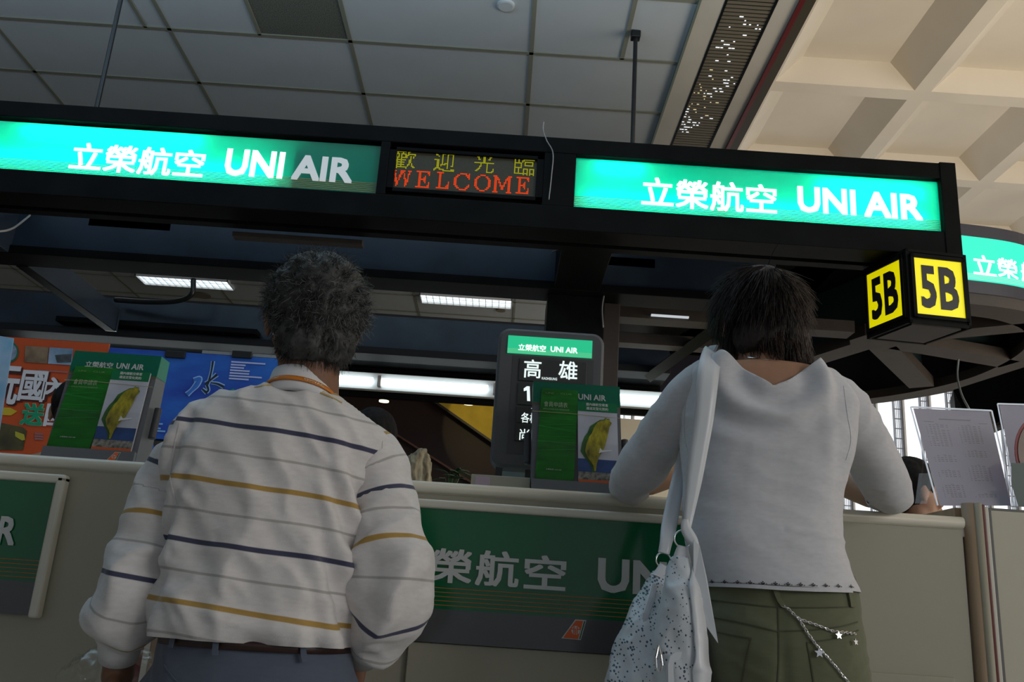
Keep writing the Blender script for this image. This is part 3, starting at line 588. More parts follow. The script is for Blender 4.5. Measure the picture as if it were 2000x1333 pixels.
ppoly(d, 'leaf', [(449, 763), (456, 760), (463, 766), (456, 772), (450, 770)], Yb, mat('green_ink', (.0, .35, .15), .4))
g = G()
for k in range(7):
    a = at(452-k*.8, 707+k*5.4, Yb); b = at([519, 480, 477, 488, 487, 512, 486][k], 707+k*5.4, Yb)
    g.box(a[0], b[0], Yb-.002, Yb, a[2]-.0045, a[2]+.0035)
g.make('small_print', mat('pale_print', (.42, .5, .85), .5), d)['kind'] = 'stuff'
g = G()
for k, (xa, xb, y) in enumerate(((303, 318, 828), (303, 314, 837), (303, 323, 842), (340, 346, 820), (338, 348, 825))): a = at(xa, y, Yb); b = at(xb, y, Yb); g.box(a[0], b[0], Yb-.002, Yb, a[2]-.004, a[2]+.004)
g.make('small_print', mat('pale_print2', (.2, .45, .8), .5), d)['kind'] = 'stuff'
ppoly(thing('lower_poster', 'dark sheet with a blue brush mark below the blue poster', 'poster', at(320, 890, PY)), 'sheet', [(285, 860), (380, 866), (380, 930), (285, 925)], PY-.004, M['slab'])
d = thing('brush_mark_card', 'small blue brush mark card below the blue poster', 'card', at(298, 880, PY)); ppoly(d, 'mark', [(292, 868), (299, 866), (302, 878), (310, 884), (300, 888), (296, 896), (292, 886), (286, 884)], PY-.01, mat('blue_brush', (.02, .10, .5), .5))
# leaflet at the left frame edge
d = thing('leaflet', 'pale blue leaflet corner leaning at the left edge of the counter', 'leaflet', (-1.21, 2.1, 1.209))
p = [atz(-60, 893, 1.209), atz(-10, 893, 1.209), at(26, 661, 2.14), at(-40, 650, 2.14)]; G().prism(p, (.0, .004, 0)).make('cover', mat('pale_blue_cover', (.12, .38, .62), .3, col2=(.55, .6, .75), vs=9), d)
# ================================================================ CHECK-IN COUNTER
CT = 1.207
d = thing('check_in_counter', 'long cream check-in counter with ivory nosing, behind both customers', 'counter', (0, 2.2, 0))
XJ = at(305, 1250, 1.95)[0]; XR = 1.005
G().bevbox(-2.6, XR, 1.96, 2.5, 1.165, CT-.004, .003).make('worktop', M['trim'], d)
G().tube([(-2.6, 1.955, CT-.0125), (XR-.01, 1.955, CT-.0125)], .0125, 12).box(-2.6, XR-.01, 1.955, 1.965, CT-.026, CT).make('nosing', M['trim'], d, smooth=True)
G().box(-2.6, XJ, 1.958, 1.975, .1, 1.184).box(XJ, XR-.01, 1.958, 1.975, .1, 1.184).make('front_panel', M['cream'], d)
G().bevbox(-.17, .95, 1.945, 1.958, .1, .878, .002).make('lower_panel', M['cream'], d)
G().box(-2.6, XR, 2.0, 2.02, 0, .1).make('plinth', M['slab'], d)
g = G(); g.tube([(XR+.012, 1.962, 0.02), (XR+.012, 1.962, 1.238)], .017, 14); g.make('end_post', M['woodtrim'], d, smooth=True)
G().tube([(XR+.022, 1.950, .02), (XR+.022, 1.950, 1.238)], .010, 10).make('end_post_bead', M['cream'], d, smooth=True)
G().bevbox(XR+.030, XR+.037, 1.945, 2.4, .02, 1.236, .002).make('red_strip', M['redtrim'], d)
G().bevbox(XR+.037, XR+.046, 1.948, 2.4, .02, 1.232, .002).make('white_strip', M['trim'], d)
G().bevbox(XR+.046, XR+.056, 1.955, 2.4, .02, 1.23, .002).make('grey_strip', mat('grey_seal', (.12, .12, .12), .5), d)
G().box(XR-.012, XR+.012, 1.98, 2.5, 1.19, 1.23).make('side_rail', M['woodtrim'], d)
for dx, m_ in ((0, 'woodtrim'), (.016, 'trim'), (-.014, 'trim'), (-.026, 'redtrim')): G().bevbox(XJ+dx-.007, XJ+dx+.007, 1.944, 1.96, .1, 1.178, .002).make('joint_strip', M[m_], d)
d = thing('side_counter', 'plain cream counter section right of the red-striped post', 'counter', (1.6, 2.2, 0))
G().box(XR+.056, 2.4, 1.96, 1.975, .05, 1.226).make('front_panel', mat('cream_panel2', (.53, .51, .40), .5, var=.03, vs=3), d); G().box(XR+.056, 2.4, 1.962, 2.5, 1.226, 1.232).make('worktop', mat('dark_edge_top', (.1, .1, .09), .4), d)
M['fine'] = mat('orange_pinstripe', (.50, .13, .01), .5)
def greenpanel(label, x0, x1, tr):
    d = thing('counter_sign', label, 'sign', ((x0+x1)/2, 1.94, .88)); YF = 1.938
    G().box(x0, x1, YF, 1.9555, .945, 1.148).make('green_face', M['signgreen'], d)
    G().box(x0, x1, YF, 1.9555, .879, .945).make('grey_face', M['signgrey'], d)
    g = G().bevbox(x0, x1+(.02 if tr else 0), YF-.008, 1.9565, 1.148, 1.167, .006, 3)
    if tr: g.bevbox(x1, x1+.02, YF-.008, 1.9565, .874, 1.165, .006, 3)
    g.make('frame', M['trim'], d, smooth=False)
    g = G()
    for k in range(5): g.box(x0, x1-.001, YF-.0008, YF, .9525+k*.0085, .9537+k*.0085)
    g.make('stripe', M['fine'], d); return d
d = greenpanel('glossy green and grey counter sign ending left of the man', -1.75, -.945, True)
def ctext(s, x0, x1, yt, yb, offs, p): return ptext('lettering', s, M['letter'], p, x0, x1, yt, yb, 1.9372, offs, .0015)
ctext('R', -8, 28, 1008, 1064, .03, d)
d = greenpanel('glossy green and grey counter sign between the man and the woman', -.40, .64, True)
for ch, a, b, yt, yb in (('立', 742, 828, 1062, 1130), ('榮', 838, 920, 1070, 1137), ('航', 927, 1012, 1074, 1144), ('空', 1022, 1104, 1083, 1150)): ctext(ch, a, b, yt, yb, .022, d)
ctext('UNI', 1166, 1325, 1090, 1157, .035, d); ctext('AIR', 1346, 1505, 1102, 1170, .03, d)
def taillogo(parent, O, ex, ez, n, sc, name='tail_logo'):
    O, ex, ez, n = map(lambda q: np.array(q, float), (O, ex, ez, n))
    P = lambda u, w_, k=0: O+ex*u*sc+ez*w_*sc+n*k
    G().prism([P(-.04, -.02, .0008), P(1.03, -.04, .0008), P(1.30, 1.03, .0008), P(.68, 1.03, .0008)], n*.0005).make(name, M['letter'], parent)
    G().prism([P(.05, .02, .0014), P(.88, .0, .0014), P(1.12, .97, .0014), P(.72, .97, .0014)], n*.0005).make(name, M['orange'], parent)
    G().prism([P(.93, .0, .0014), P(1.0, .0, .0014), P(1.25, .97, .0014), P(1.17, .97, .0014)], n*.0005).make(name, M['signgreen'], parent)
    c = (.72, .45); ring = [P(c[0]+.24*math.cos(t), c[1]+.24*math.sin(t), .0019) for t in np.linspace(0, 6.283, 24, endpoint=False)]
    G().prism(ring, n*.0004).make(name, M['letter'], parent)
    g = G()
    for u0, u1, w0, w1 in ((-.12, -.06, -.2, .2), (.06, .12, -.2, .2), (-.25, -.12, .03, .09), (.12, .25, .03, .09), (-.03, .03, -.24, .1)): g.prism([P(c[0]+u0, c[1]+w0, .0024), P(c[0]+u1, c[1]+w0, .0024), P(c[0]+u1, c[1]+w1, .0024), P(c[0]+u0, c[1]+w1, .0024)], n*.0003)
    g.make(name, M['orange'], parent)
a = at(1098, 1247, 1.937); taillogo(d, (a[0], 1.938, a[2]), X_, Z_, (0, -1, 0), .037)
# ---------------------------------------------------------------- brochure holders
TI = [(455, 875), (466, 882), (480, 880), (484, 897), (494, 905), (478, 925), (470, 960), (456, 1010), (440, 1060), (420, 1092), (400, 1120), (386, 1160), (378, 1206), (368, 1206), (362, 1170), (345, 1148), (328, 1130), (308, 1088), (318, 1040), (335, 1000), (355, 975), (372, 935), (395, 905), (420, 890), (445, 888)]
TI = [((x-285)/235, (1265-y)/475) for x, y in TI]
M['holder'] = mat('grey_plastic', (.13, .135, .15), .4); M['hgreen'] = mat('holder_green_band', (.0, .13, .075), .3)
M['bgreen'] = mat('booklet_green', (.005, .10, .008), .3, col2=(.015, .22, .02), vs=14, stretch=(1, 1, 4)); M['clear'] = clearmat('clear_acrylic', gl=.012, rough=.12)
M['skypic'] = mat('pale_sky_print', (.45, .47, .58), .4, col2=(.66, .66, .72), vs=10); M['sea'] = mat('blue_sea_print', (.03, .08, .25), .4, var=.3, vs=30)
M['isle'] = mat('island_relief_print', (.10, .09, .005), .5, col2=(.50, .42, .02), vs=90, stretch=(1, 1, .45), bump=.5, bs=150); M['isle2'] = mat('island_green_print', (.03, .12, .015), .5, var=.4, vs=60)
M['shore'] = mat('shore_print', (.05, .06, .05), .5, col2=(.4, .36, .32), vs=120)
M['band'] = mat('rubber_band', (.45, .38, .18), .5)
def holder(x0, lab, left, lift=0):
    wd, L = .208, .282; O = np.array([x0, 2.045, CT+.001]); tl = .062/.275
    ez = np.array([-.03, tl, 1.]); ez /= np.linalg.norm(ez); ex = np.array([1., 0, 0]); n = np.cross(ex, ez)
    d = thing('brochure_holder', lab, 'brochure holder', O+ex*wd/2+np.array([0, .05, 0]), 'brochure holders on the counter')
    P = lambda u, w_, k=0: O+ex*u+ez*w_+n*k
    def sheet(name, u0, u1, w0, w1, k, th, m, parent=d, sk=0): return G().prism([P(u0, w0, k), P(u1, w0, k), P(u1+sk, w1, k), P(u0+sk, w1, k)], n*th).make(name, m, parent)
    # wedge body
    bk = lambda u, w_: P(u, w_)+np.array([0, .055+.03*(1-w_/L), 0])
    v = [P(0, 0, -.0), P(wd, 0), P(wd, L), P(0, L), bk(0, 0), bk(wd, 0), bk(wd, L), bk(0, L)]
    for q in v[4:6]: q[2] = CT+.001
    mobj('body', v, [(0, 1, 2, 3), (4, 7, 6, 5), (0, 4, 5, 1), (3, 2, 6, 7), (0, 3, 7, 4), (1, 5, 6, 2)], M['holder'], d)
    sheet('green_band', 0, wd, L-.055, L+.0005, .0002, .001, M['hgreen'])
    v = [P(wd, L-.055), P(wd, L), bk(wd, L), bk(wd, L-.055)]; G().prism(v, (.0008, 0, 0)).make('side_band', mat('side_green', (.0, .22, .13), .4), d)
    g = G()
    for k in range(3): g.prism([P(0, L-.062+k*.003, .0013), P(wd, L-.062+k*.003, .0013), P(wd, L-.0612+k*.003, .0013), P(0, L-.0612+k*.003, .0013)], n*.0003)
    g.make('stripe', mat('olive_line', (.18, .16, .03), .5), d)
    text('lettering', '立榮航空', M['letter'], d, P(.034, L-.042, .0014), ex, ez, .066, .016, .022, .0006)
    text('lettering', 'UNI AIR', M['letter'], d, P(.108, L-.041, .0014), ex, ez, .066, .0155, .03, .0006)
    sheet('front_lip', 0, wd, 0, .030, .002, .012, M['holder'])
    if left: taillogo(d, P(.150, .004, .0145), ex, ez, n, .021)
    sheet('clear_pocket', .003, wd-.004, .03, .125, .0125, .001, M['clear'])
    for s_ in ((1,) if left else (0, 1)):                          # pen tubes on the sides
        u = wd+.012 if s_ else -.010; c = P(u, .075)+np.array([0, .03, 0]); t = P(u, .150)+np.array([0, .028, 0])
        g = G().tube([c, t], .0085, 14, False).tube([c, t], .0070, 14, False); g.tube([c, c+(t-c)*.02], .0085, 14); g.make('pen_tube', mat('dark_tube', (.05, .052, .06), .35), d, smooth=True)
    G().tube([P(-.001, .200, .008), P(wd*.4, .1975, .0135), P(wd+.001, .196, .008)], .0007, 5).make('rubber_band', M['band'], d)
    # membership booklet
    sid = 'in the holder left of the man' if left else 'in the holder beside the flight display'
    bk2 = thing('membership_booklet', 'tall green membership form booklet '+sid, 'booklet', P(.05, .03, .004), 'green membership booklets')
    du = 0 if left else .004; ww = .098 if left else .088
    bs = lambda nm, u0, u1, w0, w1, k, th, m: sheet(nm, u0+du, u1+du, w0, w1, k, th, m, bk2, .012)
    bs('cover', .004, .004+ww, .03, .262 if not left else .238, .003, .005, M['bgreen'])
    g = G(); random.seed(3)
    for k in range(9):
        w0 = random.uniform(.10, .20); dz_ = random.uniform(-.012, .012); g.prism([P(.008+du, w0, .0085), P(.096+du, w0+dz_, .0085), P(.096+du, w0+dz_+.0008, .0085), P(.008+du, w0+.0008, .0085)], n*.0002)
    g.make('light_streaks', mat('green_streak', (.02, .33, .05), .4), bk2)
    top = .238 if left else .262
    text('lettering', 'UNI  ·  CLUB', mat('faint_print', (.22, .32, .12), .5), bk2, P(.026+du, top-.014, .0082), ex, ez, .062, .004, .0, .0004)
    text('lettering', '會員申請表', mat('pale_green_print', (.42, .50, .36), .5), bk2, P(.022+du, top-.048, .0082), ex, ez, .056, .0135, .004, .0004)
    text('lettering', 'APPLICATION FOR MEMBERSHIP', mat('faint_print2', (.30, .40, .25), .5), bk2, P(.020+du, top-.056, .0082), ex, ez, .062, .004, .0, .0004)
    text('lettering', '立榮航空 UNI AIR', mat('pale_print3', (.5, .55, .5), .5), bk2, P(.028+du, .055, .0082), ex, ez, .036, .0038, .01, .0004)
    # contract leaflet with the island
    lf = thing('contract_leaflet', 'leaflet with a relief map of a leaf-shaped island '+sid, 'leaflet', P(.155, .03, .004), 'island map leaflets')
    u0, u1 = .106, (.196 if left else .199); b2 = lambda nm, a, b, w0, w1, k, th, m: sheet(nm, a, b, w0, w1, k, th, m, lf, .0)
    b2('cover', u0, u1, .028, .232, .003, .006, M['skypic']); b2('header', u0, u1, .208, .2325, .0092, .0005, mat('header_green', (.0, .17, .06), .4))
    b2('sea', u0, u1, .046, .088, .0092, .0004, M['sea']); b2('shore', u0, u1, .037, .056, .0098, .0004, M['shore']); b2('footer', u0, u1, .0305, .037, .0098, .0006, M['orange'])
    wl = u1-u0; Q = lambda a, b, k: P(u0+.003+a*(wl-.008), .030+b*.200, k)
    G().prism([Q(a-.02-.05*(b > .3), b+.004, .0100) if a < .4 else Q(a+.01, b, .0100) for a, b in TI], n*.0004).make('island', M['isle2'], lf)
    G().prism([Q(a*.94+.06, b*.96+.02, .0106) if True else 0 for a, b in TI], n*.0014).make('island_relief', M['isle'], lf)
    G().prism([Q(.52, .36, .0125), Q(.60, .375, .0125), Q(.88, .40, .0125), Q(.88, .41, .0125), Q(.62, .40, .0125), Q(.56, .43, .0125)], n*.0005).make('aircraft', M['white'], lf)
    text('lettering', '國內線航空乘客', M['white'], lf, P(u0+.020, .2225, .0098), ex, ez, .052, .0075, .01, .0004)
    text('lettering', '運送定型化契約', M['white'], lf, P(u0+.020, .2120, .0098), ex, ez, .052, .0075, .01, .0004)
    return d
holder(-1.040, 'grey and green brochure holder left of the man', True)
holder(.066, 'grey and green brochure holder in front of the flight display, beside the woman', False)
# ---------------------------------------------------------------- flight display stand
KY = 2.26
d = thing('flight_display', 'grey rounded flight display stand with green lit header, behind the brochure holder', 'display', (.105, KY+.04, CT))
kl, kr = at(965, 780, KY)[0], at(1177, 790, KY)[0]; k0, k1 = at(1000, 914, KY)[2], at(1000, 640, KY)[2]
def rrect(x0, x1, z0, z1, r, n=7):
    out = []
    for cx_, cz_, a0 in ((x1-r, z1-r, 0), (x0+r, z1-r, 90), (x0+r, z0+r, 180), (x1-r, z0+r, 270)):
        for k in range(n): a = math.radians(a0+90*k/(n-1)); out.append((cx_+r*math.cos(a), cz_+r*math.sin(a)))
    return out
g = G(); rr = []
for y, ins in ((KY+.014, 0), (KY+.004, .002), (KY, .008), (KY, .020)): rr.append([(x, y, z) for x, z in rrect(kl+ins, kr-ins, k0+ins, k1-ins, .030-ins*.5)])
rr.insert(0, [(x, KY+.07, z) for x, z in rrect(kl, kr, k0, k1, .03)])
nq = len(rr[0]); v = [p for r_ in rr for p in r_]; f = [(i*nq+k, i*nq+(k+1) % nq, (i+1)*nq+(k+1) % nq, (i+1)*nq+k) for i in range(len(rr)-1) for k in range(nq)]+[tuple(range(nq))[::-1], tuple(range((len(rr)-1)*nq, len(rr)*nq))]
mobj('housing', v, f, mat('slate_grey_plastic', (.085, .09, .10), .5), d)
pl = mat('dark_message_panel', (.035, .036, .038), .5)
fx0, fx1 = at(1006, 700, KY)[0], at(1160, 700, KY)[0]
G().box(fx0-.006, fx1, KY-.001, KY+.001, k0+.035, at(1000, 694, KY)[2]).make('message_area', mat('message_bg', (.06, .062, .066), .5), d)
for ya, yb in ((700, 744), (748, 791), (795, 826), (830, 862)):
    G().bevbox(fx0+.012, fx1-.018, KY-.005, KY, at(1010, yb, KY)[2], at(1010, ya, KY)[2], .001).make('message_panel', pl, d)
hd = G().box(at(993, 655, KY)[0], at(1157, 666, KY)[0], KY-.004, KY, at(993, 690, KY)[2], at(993, 656, KY)[2]).make('header', mat('lit_green_header', (0, .2, .1), .3, emit=(.02, .50, .24), es=1.0), d)
g = G()
for k in range(5): z = at(993, 690, KY)[2]+.001+k*.0026; g.box(at(993, 655, KY)[0], at(1157, 666, KY)[0], KY-.0045, KY-.004, z, z+.001)
g.make('stripe', emis('pale_green_line', (.2, .75, .35), .8), d)
kt = lambda s, a, b, yt, yb, m, o_, nm='lettering': ptext(nm, s, m, d, a, b, yt, yb, KY-.005, o_, .001)
kt('立榮航空', 1012, 1066, 672, 685, M['letterlit'], .02); kt('UNI AIR', 1075, 1128, 677, 688, M['letterlit'], .03)
lw = emis('lit_white_character', (.85, 1, .97), 1.1)
kt('高', 1022, 1056, 702, 738, lw, .012); kt('雄', 1090, 1127, 705, 741, lw, .012); kt('KAOHSIUNG', 1058, 1088, 737, 742, lw, .01); G().prism([at(x, y, KY-.005) for x, y in ((1029, 755), (1034.5, 755.3), (1035.5, 784), (1029.5, 783.6), (1029, 763), (1023, 764.5), (1022.8, 759.5))], (0, -.001, 0)).make('lettering', lw, d)
kt('TICKET', 1037, 1072, 798, 803, lw, .01); kt('各櫃檯', 1017, 1068, 806, 826, lw, .01); kt('尚', 1014, 1033, 838, 860, lw, .006)
for s0, s1 in ((968, 981), (1026, 1041)): G().box(at(s0, 920, KY+.03)[0], at(s1, 920, KY+.03)[0], KY+.02, KY+.05, CT-.002, k0+.005).make('leg', pl, d)
d = thing('pale_card', 'pale blue-grey card standing between the legs of the flight display', 'card', (at(1000, 925, 2.4)[0], 2.4, CT)); G().box(at(978, 925, 2.4)[0], at(1027, 925, 2.4)[0], 2.4, 2.41, CT-.002, at(1000, 905, 2.4)[2]).make('card', mat('pale_card', (.28, .36, .37), .6), d)
# document tray
d = thing('document_tray', 'flat beige document tray with a small pink sticker on the counter', 'tray', (at(975, 935, 2.1)[0], 2.1, CT))
x0, x1 = at(920, 935, 2.08)[0], at(1036, 940, 2.08)[0]; z1 = at(920, 926, 2.08)[2]
G().bevbox(x0, x1, 2.08, 2.20, CT+.005, z1, .002).box(x0, x0+.01, 2.08, 2.2, CT, CT+.006).box(x1-.01, x1, 2.08, 2.2, CT, CT+.006).make('tray', mat('beige_plastic', (.40, .38, .30), .5), d)
G().box(x0+.010, x0+.044, 2.0785, 2.08, CT+.010, z1-.004).make('sticker', mat('pink_white_sticker', (.5, .38, .45), .5), d); G().box(x0+.016, x0+.038, 2.0780, 2.0785, CT+.0125, CT+.0145).make('sticker_print', mat('pink_print', (.6, .15, .25), .5), d)
# driftwood and plant on the rear desk
c = at(818, 935, 3.2); d = thing('driftwood', 'twisted pale driftwood ornament behind the counter', 'ornament', (c[0], 3.2, 0)); top = at(822, 880, 3.2)
g = G(); P = np.array([at(812, 950, 3.2), at(806, 922, 3.2), at(812, 900, 3.2), at(825, 884, 3.2)]); g.limb(P, [.032, .034, .026, .012], 12)
g.limb([at(830, 950, 3.2), at(834, 915, 3.2), at(830, 890, 3.2)], [.018, .014, .01], 10); g.limb([at(800, 945, 3.2), at(797, 915, 3.2), at(806, 898, 3.2)], [.012, .016, .008], 10)
v, nr, f = remesh(g, .004, 2); dsp = np.array([.006*ridge(p, 40, (1.5, 1.5, .35), 3)+.003*ridge(p, 110, (1, 1, .4), 9) for p in v]); v = v+nr*dsp[:, None]
mobj('wood', v, f, mat('weathered_wood', (.14, .11, .06), .8, col2=(.42, .38, .27), vs=60, stretch=(1, 1, .3)), d, smooth=True)
G().bevbox(c[0]-.08, c[0]+.08, 3.13, 3.27, 0, P[0][2]+.004, .005).make('plinth', M['slab'], d)
c = at(880, 935, 3.3); d = thing('small_plant', 'small dark green leafy plant behind the counter', 'plant', (c[0], 3.3, 0)); random.seed(5)
for k in range(12):
    a = random.uniform(0, 6.28); r = random.uniform(.02, .09); b_ = at(random.uniform(868, 900), random.uniform(920, 935), 3.3); h = .05
    u = np.array([math.cos(a), math.sin(a)*.6, random.uniform(-.1, .3)]); u /= np.linalg.norm(u); s_ = np.cross(u, (0, 0, 1.)); s_ /= np.linalg.norm(s_)
    v = [b_, b_+u*.02+s_*.010, b_+u*.045+s_*.006-np.array([0, 0, .004]), b_+u*.06-np.array([0, 0, .01]), b_+u*.045-s_*.006-np.array([0, 0, .004]), b_+u*.02-s_*.010]
    G().prism(v, (0, 0, .0015)).tube([b_, (c[0], 3.3, c[2]-.09)], .0015, 4).make('leaf', mat('leaf_green', (.02, .07, .015), .4) if k == 0 else bpy.data.materials['leaf_green'], d)
G().tube([(c[0], 3.3, c[2]-.20), (c[0], 3.3, c[2]-.08)], [.05, .065], 16).make('pot', M['brownmetal'], d)
G().bevbox(c[0]-.1, c[0]+.1, 3.2, 3.4, 0, c[2]-.20, .005).make('plinth', M['slab'], d)
# ---------------------------------------------------------------- clear stands with sheets on the right
def sheetstand(name, lab, cat, pts, Yb, Yt, m, prints):
    """pts: bottom left, bottom right, top right, top left as seen; leaning back from depth Yb to Yt"""
    q = [at(*pts[0], Yb), at(*pts[1], Yb), at(*pts[2], Yt), at(*pts[3], Yt)]
    ex = (q[1]-q[0]); wd = np.linalg.norm(ex); ex /= wd; n = np.cross(ex, q[3]-q[0]); n /= np.linalg.norm(n)
    d = thing(name, lab, cat, (q[0]+q[1])/2)
    Q = lambda u, w_, k=0: (q[0]*(1-u)+q[1]*u)*(1-w_)+(q[3]*(1-u)+q[2]*u)*w_+n*k
    ps = [Q(0, 0), Q(1, 0), Q(1, 1), Q(0, 1)]; G().prism(ps, -n*.0008).make('paper', m, d)
    ps = [Q(-.03, -.02, .002), Q(1.03, -.02, .002), Q(1.03, 1.01, .002), Q(-.03, 1.01, .002)]; G().prism(ps, n*.002).make('front_sheet', M['clear'], d)
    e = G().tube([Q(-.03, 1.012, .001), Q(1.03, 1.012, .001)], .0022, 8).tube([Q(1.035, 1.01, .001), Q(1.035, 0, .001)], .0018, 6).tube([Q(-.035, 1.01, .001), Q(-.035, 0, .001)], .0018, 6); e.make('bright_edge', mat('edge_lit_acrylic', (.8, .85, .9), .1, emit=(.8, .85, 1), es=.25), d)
    q0, q1 = Q(0, 0), Q(1, 0); b0 = Q(-.03, 1.0)+np.array([0, .0, 0]); 
    lg = G(); 
    for u in (-.03, 1.03):
        a = Q(u, .48, -.004); b = a+np.array([0, .07, -a[2]+CT+.001]); lg.prism([a, b, b+np.array([0, .004, 0]), a+np.array([0, .004, 0])], (.003, 0, 0))
        lg.tube([Q(u, .48, .0), a+np.array([-.012 if u < 0 else .012, .01, .002]), Q(u, .46, .0)], .0012, 6)
    lg.make('back_leg', M['clear'], d)
    if prints:
        g = G(); random.seed(11)
        def bar(u0, u1, w_, h=.006): g.prism([Q(u0, w_, .0005), Q(u1, w_, .0005), Q(u1, w_+h, .0005), Q(u0, w_+h, .0005)], n*.0003)
        bar(.30, .72, .885, .009)
        bar(.09, .22, .855, .004); bar(.82, .93, .855, .004)
        for cu0, rows in ((.10, (( .82, 13), (.49, 4), (.335, 4), (.19, 7))), (.53, ((.82, 11), (.545, 4), (.39, 9), (.10, 2)))):
            for w0, nrow in rows:
                bar(cu0+.13, cu0+.17, w0+.012, .003)
                for r_ in range(nrow):
                    for cc, (a, b) in enumerate(((0, .012), (.045, .075), (.09, .125), (.145, .175), (.195, .24), (.27, .295))):
                        if random.random() < .95 and not (r_ == 0 and cc == 0): bar(cu0+a, cu0+b, w0-.0185*r_, .0042)
        g.make('printed_table', mat('grey_toner', (.28, .28, .31), .7), d)['kind'] = 'stuff'
    return d
paper = translucent('white_paper', (.60, .59, .68), .02)
sheetstand('timetable_stand', 'clear acrylic stand with a printed white timetable, right of the woman', 'sign holder', ((1836, 988), (1975, 988), (1932, 805), (1784, 798)), 2.02, 2.13, paper, True)
sheetstand('notice_stand', 'clear stand with blank white sheets at the right edge', 'sign holder', ((1990, 990), (2080, 995), (2060, 795), (1952, 792)), 2.08, 2.15, paper, False)
d = thing('round_fan', 'red-rimmed round paper fan with an orange middle, cut off by the right edge', 'fan', at(2030, 990, 2.0))
c = at(2060, 890, 1.99); ra = .098; cirp = lambda r_, y: [(c[0]+r_*.85*math.cos(t), y, c[2]+r_*math.sin(t)) for t in np.linspace(0, 6.283, 40, endpoint=False)]
G().prism(cirp(ra, 2.0), (0, .003, 0)).make('rim', mat('red_rim', (.35, .08, .08), .5), d); G().prism(cirp(ra*.93, 1.998), (0, .002, 0)).make('sheet', mat('brown_clear_sheet', (.30, .22, .18), .4, var=.1, vs=20), d)
G().prism(cirp(ra*.62, 1.996), (0, .002, 0)).make('middle', M['orange'], d); G().tube([(c[0], 2.0, c[2]-ra), (c[0], 2.0, 1.234)], .006, 8).make('handle', M['trim'], d)
G().prism([at(1975, 905, 1.993), at(2060, 905, 1.993), at(2060, 990, 1.993), at(1990, 990, 1.993), at(1977, 950, 1.993)], (0, .001, 0)).make('shaded_sheet', mat('grey_green_card', (.10, .14, .12), .4), d)  # grey-green card over the lower part of the fan
d = thing('angled_screen', 'small clear upright screen on the counter beside the woman right elbow', 'screen', at(1790, 985, 2.1)); G().prism([at(1787, 984, 2.05), at(1810, 985, 2.09), at(1825, 925, 2.12), at(1795, 925, 2.08)], (.001, .001, 0)).make('screen', M['clear'], d)
# ================================================================ PEOPLE
def fab(name, col, stripes=None, rough=.85, bs=500, knit=.25):
    m = mat(name, col, rough, var=.05, vs=60, bump=knit, bs=bs, sheen=.2, stretch=(1, 1, 3))
    if stripes:
        nt = m.node_tree; N = nt.nodes; P = N['Principled BSDF']; src = P.inputs['Base Color'].links[0].from_socket
        a = N.new('ShaderNodeAttribute'); a.attribute_name = 'stripe'; fr = N.new('ShaderNodeMath'); fr.operation = 'FRACT'; nt.links.new(a.outputs['Fac'], fr.inputs[0])
        r = N.new('ShaderNodeValToRGB'); r.color_ramp.interpolation = 'LINEAR'; el = r.color_ramp.elements
        base = (1, 1, 1, 1); el[0].position = 0; el[0].color = base; el[1].position = 1; el[1].color = base
        for p, c, hw in stripes:
            for q, cc in ((p-hw-.006, base), (p-hw, (*c, 1)), (p+hw, (*c, 1)), (p+hw+.006, base)):
                e = el.new(q); e.color = cc
        nt.links.new(fr.outputs[0], r.inputs[0]); x = N.new('ShaderNodeMix'); x.data_type = 'RGBA'; x.blend_type = 'MULTIPLY'; x.inputs[0].default_value = 1
        nt.links.new(src, x.inputs[6]); nt.links.new(r.outputs[0], x.inputs[7]); nt.links.new(x.outputs[2], P.inputs['Base Color'])
    return m
def pr(lx, ly, rx, ry, Y, d, e=2.3, sh=0.):
    L = at(lx, ly, Y); R = at(rx, ry, Y); a = (R-L)/2; a = a*(1-abs(sh)) if sh else a
    return ((L+R)/2, a, np.array([0, d, 0.]), e)
def pl3(P): return [at(x, y, Y) for x, y, Y, _ in P], [r_*Y*1.04/FPX for _, _, Y, r_ in P]
def rsm(rr, n=5):                                     # smooth interpolation of ring rows
    A = np.array([np.concatenate([c, a, b, [e]]) for c, a, b, e in rr]); B = spline(A, n); return [(q[:3], q[3:6], q[6:9], q[9]) for q in B]
def hand(g, wrist, fdir, pn, side, s=1., curl=.5, spread=.12):
    """palm and five fingers; fdir towards the fingertips, pn palm normal, side +1/-1 thumb side"""
    f = np.array(fdir, float); f /= np.linalg.norm(f); p = np.array(pn, float); p -= f*(p@f); p /= np.linalg.norm(p); t = np.cross(p, f)*side; w = np.array(wrist, float)
    R = np.column_stack([t, f, p]); g.ell(w+f*.045*s, (.040*s, .052*s, .014*s), R, 16, 10); g.limb([w-f*.03*s, w+f*.02*s], [.024*s, .026*s], 12)
    for k, (o, L) in enumerate(((.027, .072), (.010, .080), (-.008, .075), (-.025, .058))):
        b = w+f*.082*s+t*o*s; d = f+t*spread*(1.5-k)/1.5; d /= np.linalg.norm(d); pts = [w+f*.05*s+t*o*s*.8, b]; a = 0; q = b
        for seg in (.42, .32, .26): a += curl*.9; q = q+(d*math.cos(a)+p*math.sin(a))*L*s*seg; pts.append(q)
        g.limb(pts, [.0095*s, .0095*s, .0088*s, .008*s, .0068*s], 8)
    b = w+f*.025*s+t*.028*s; d = (f*.7+t*.75+p*.25); d /= np.linalg.norm(d); d2 = (f*.95+t*.25+p*.3); d2 /= np.linalg.norm(d2)
    g.limb([w+f*.02*s, b, b+d*.032*s, b+d*.032*s+d2*.03*s], [.014*s, .0125*s, .0105*s, .008*s], 8)
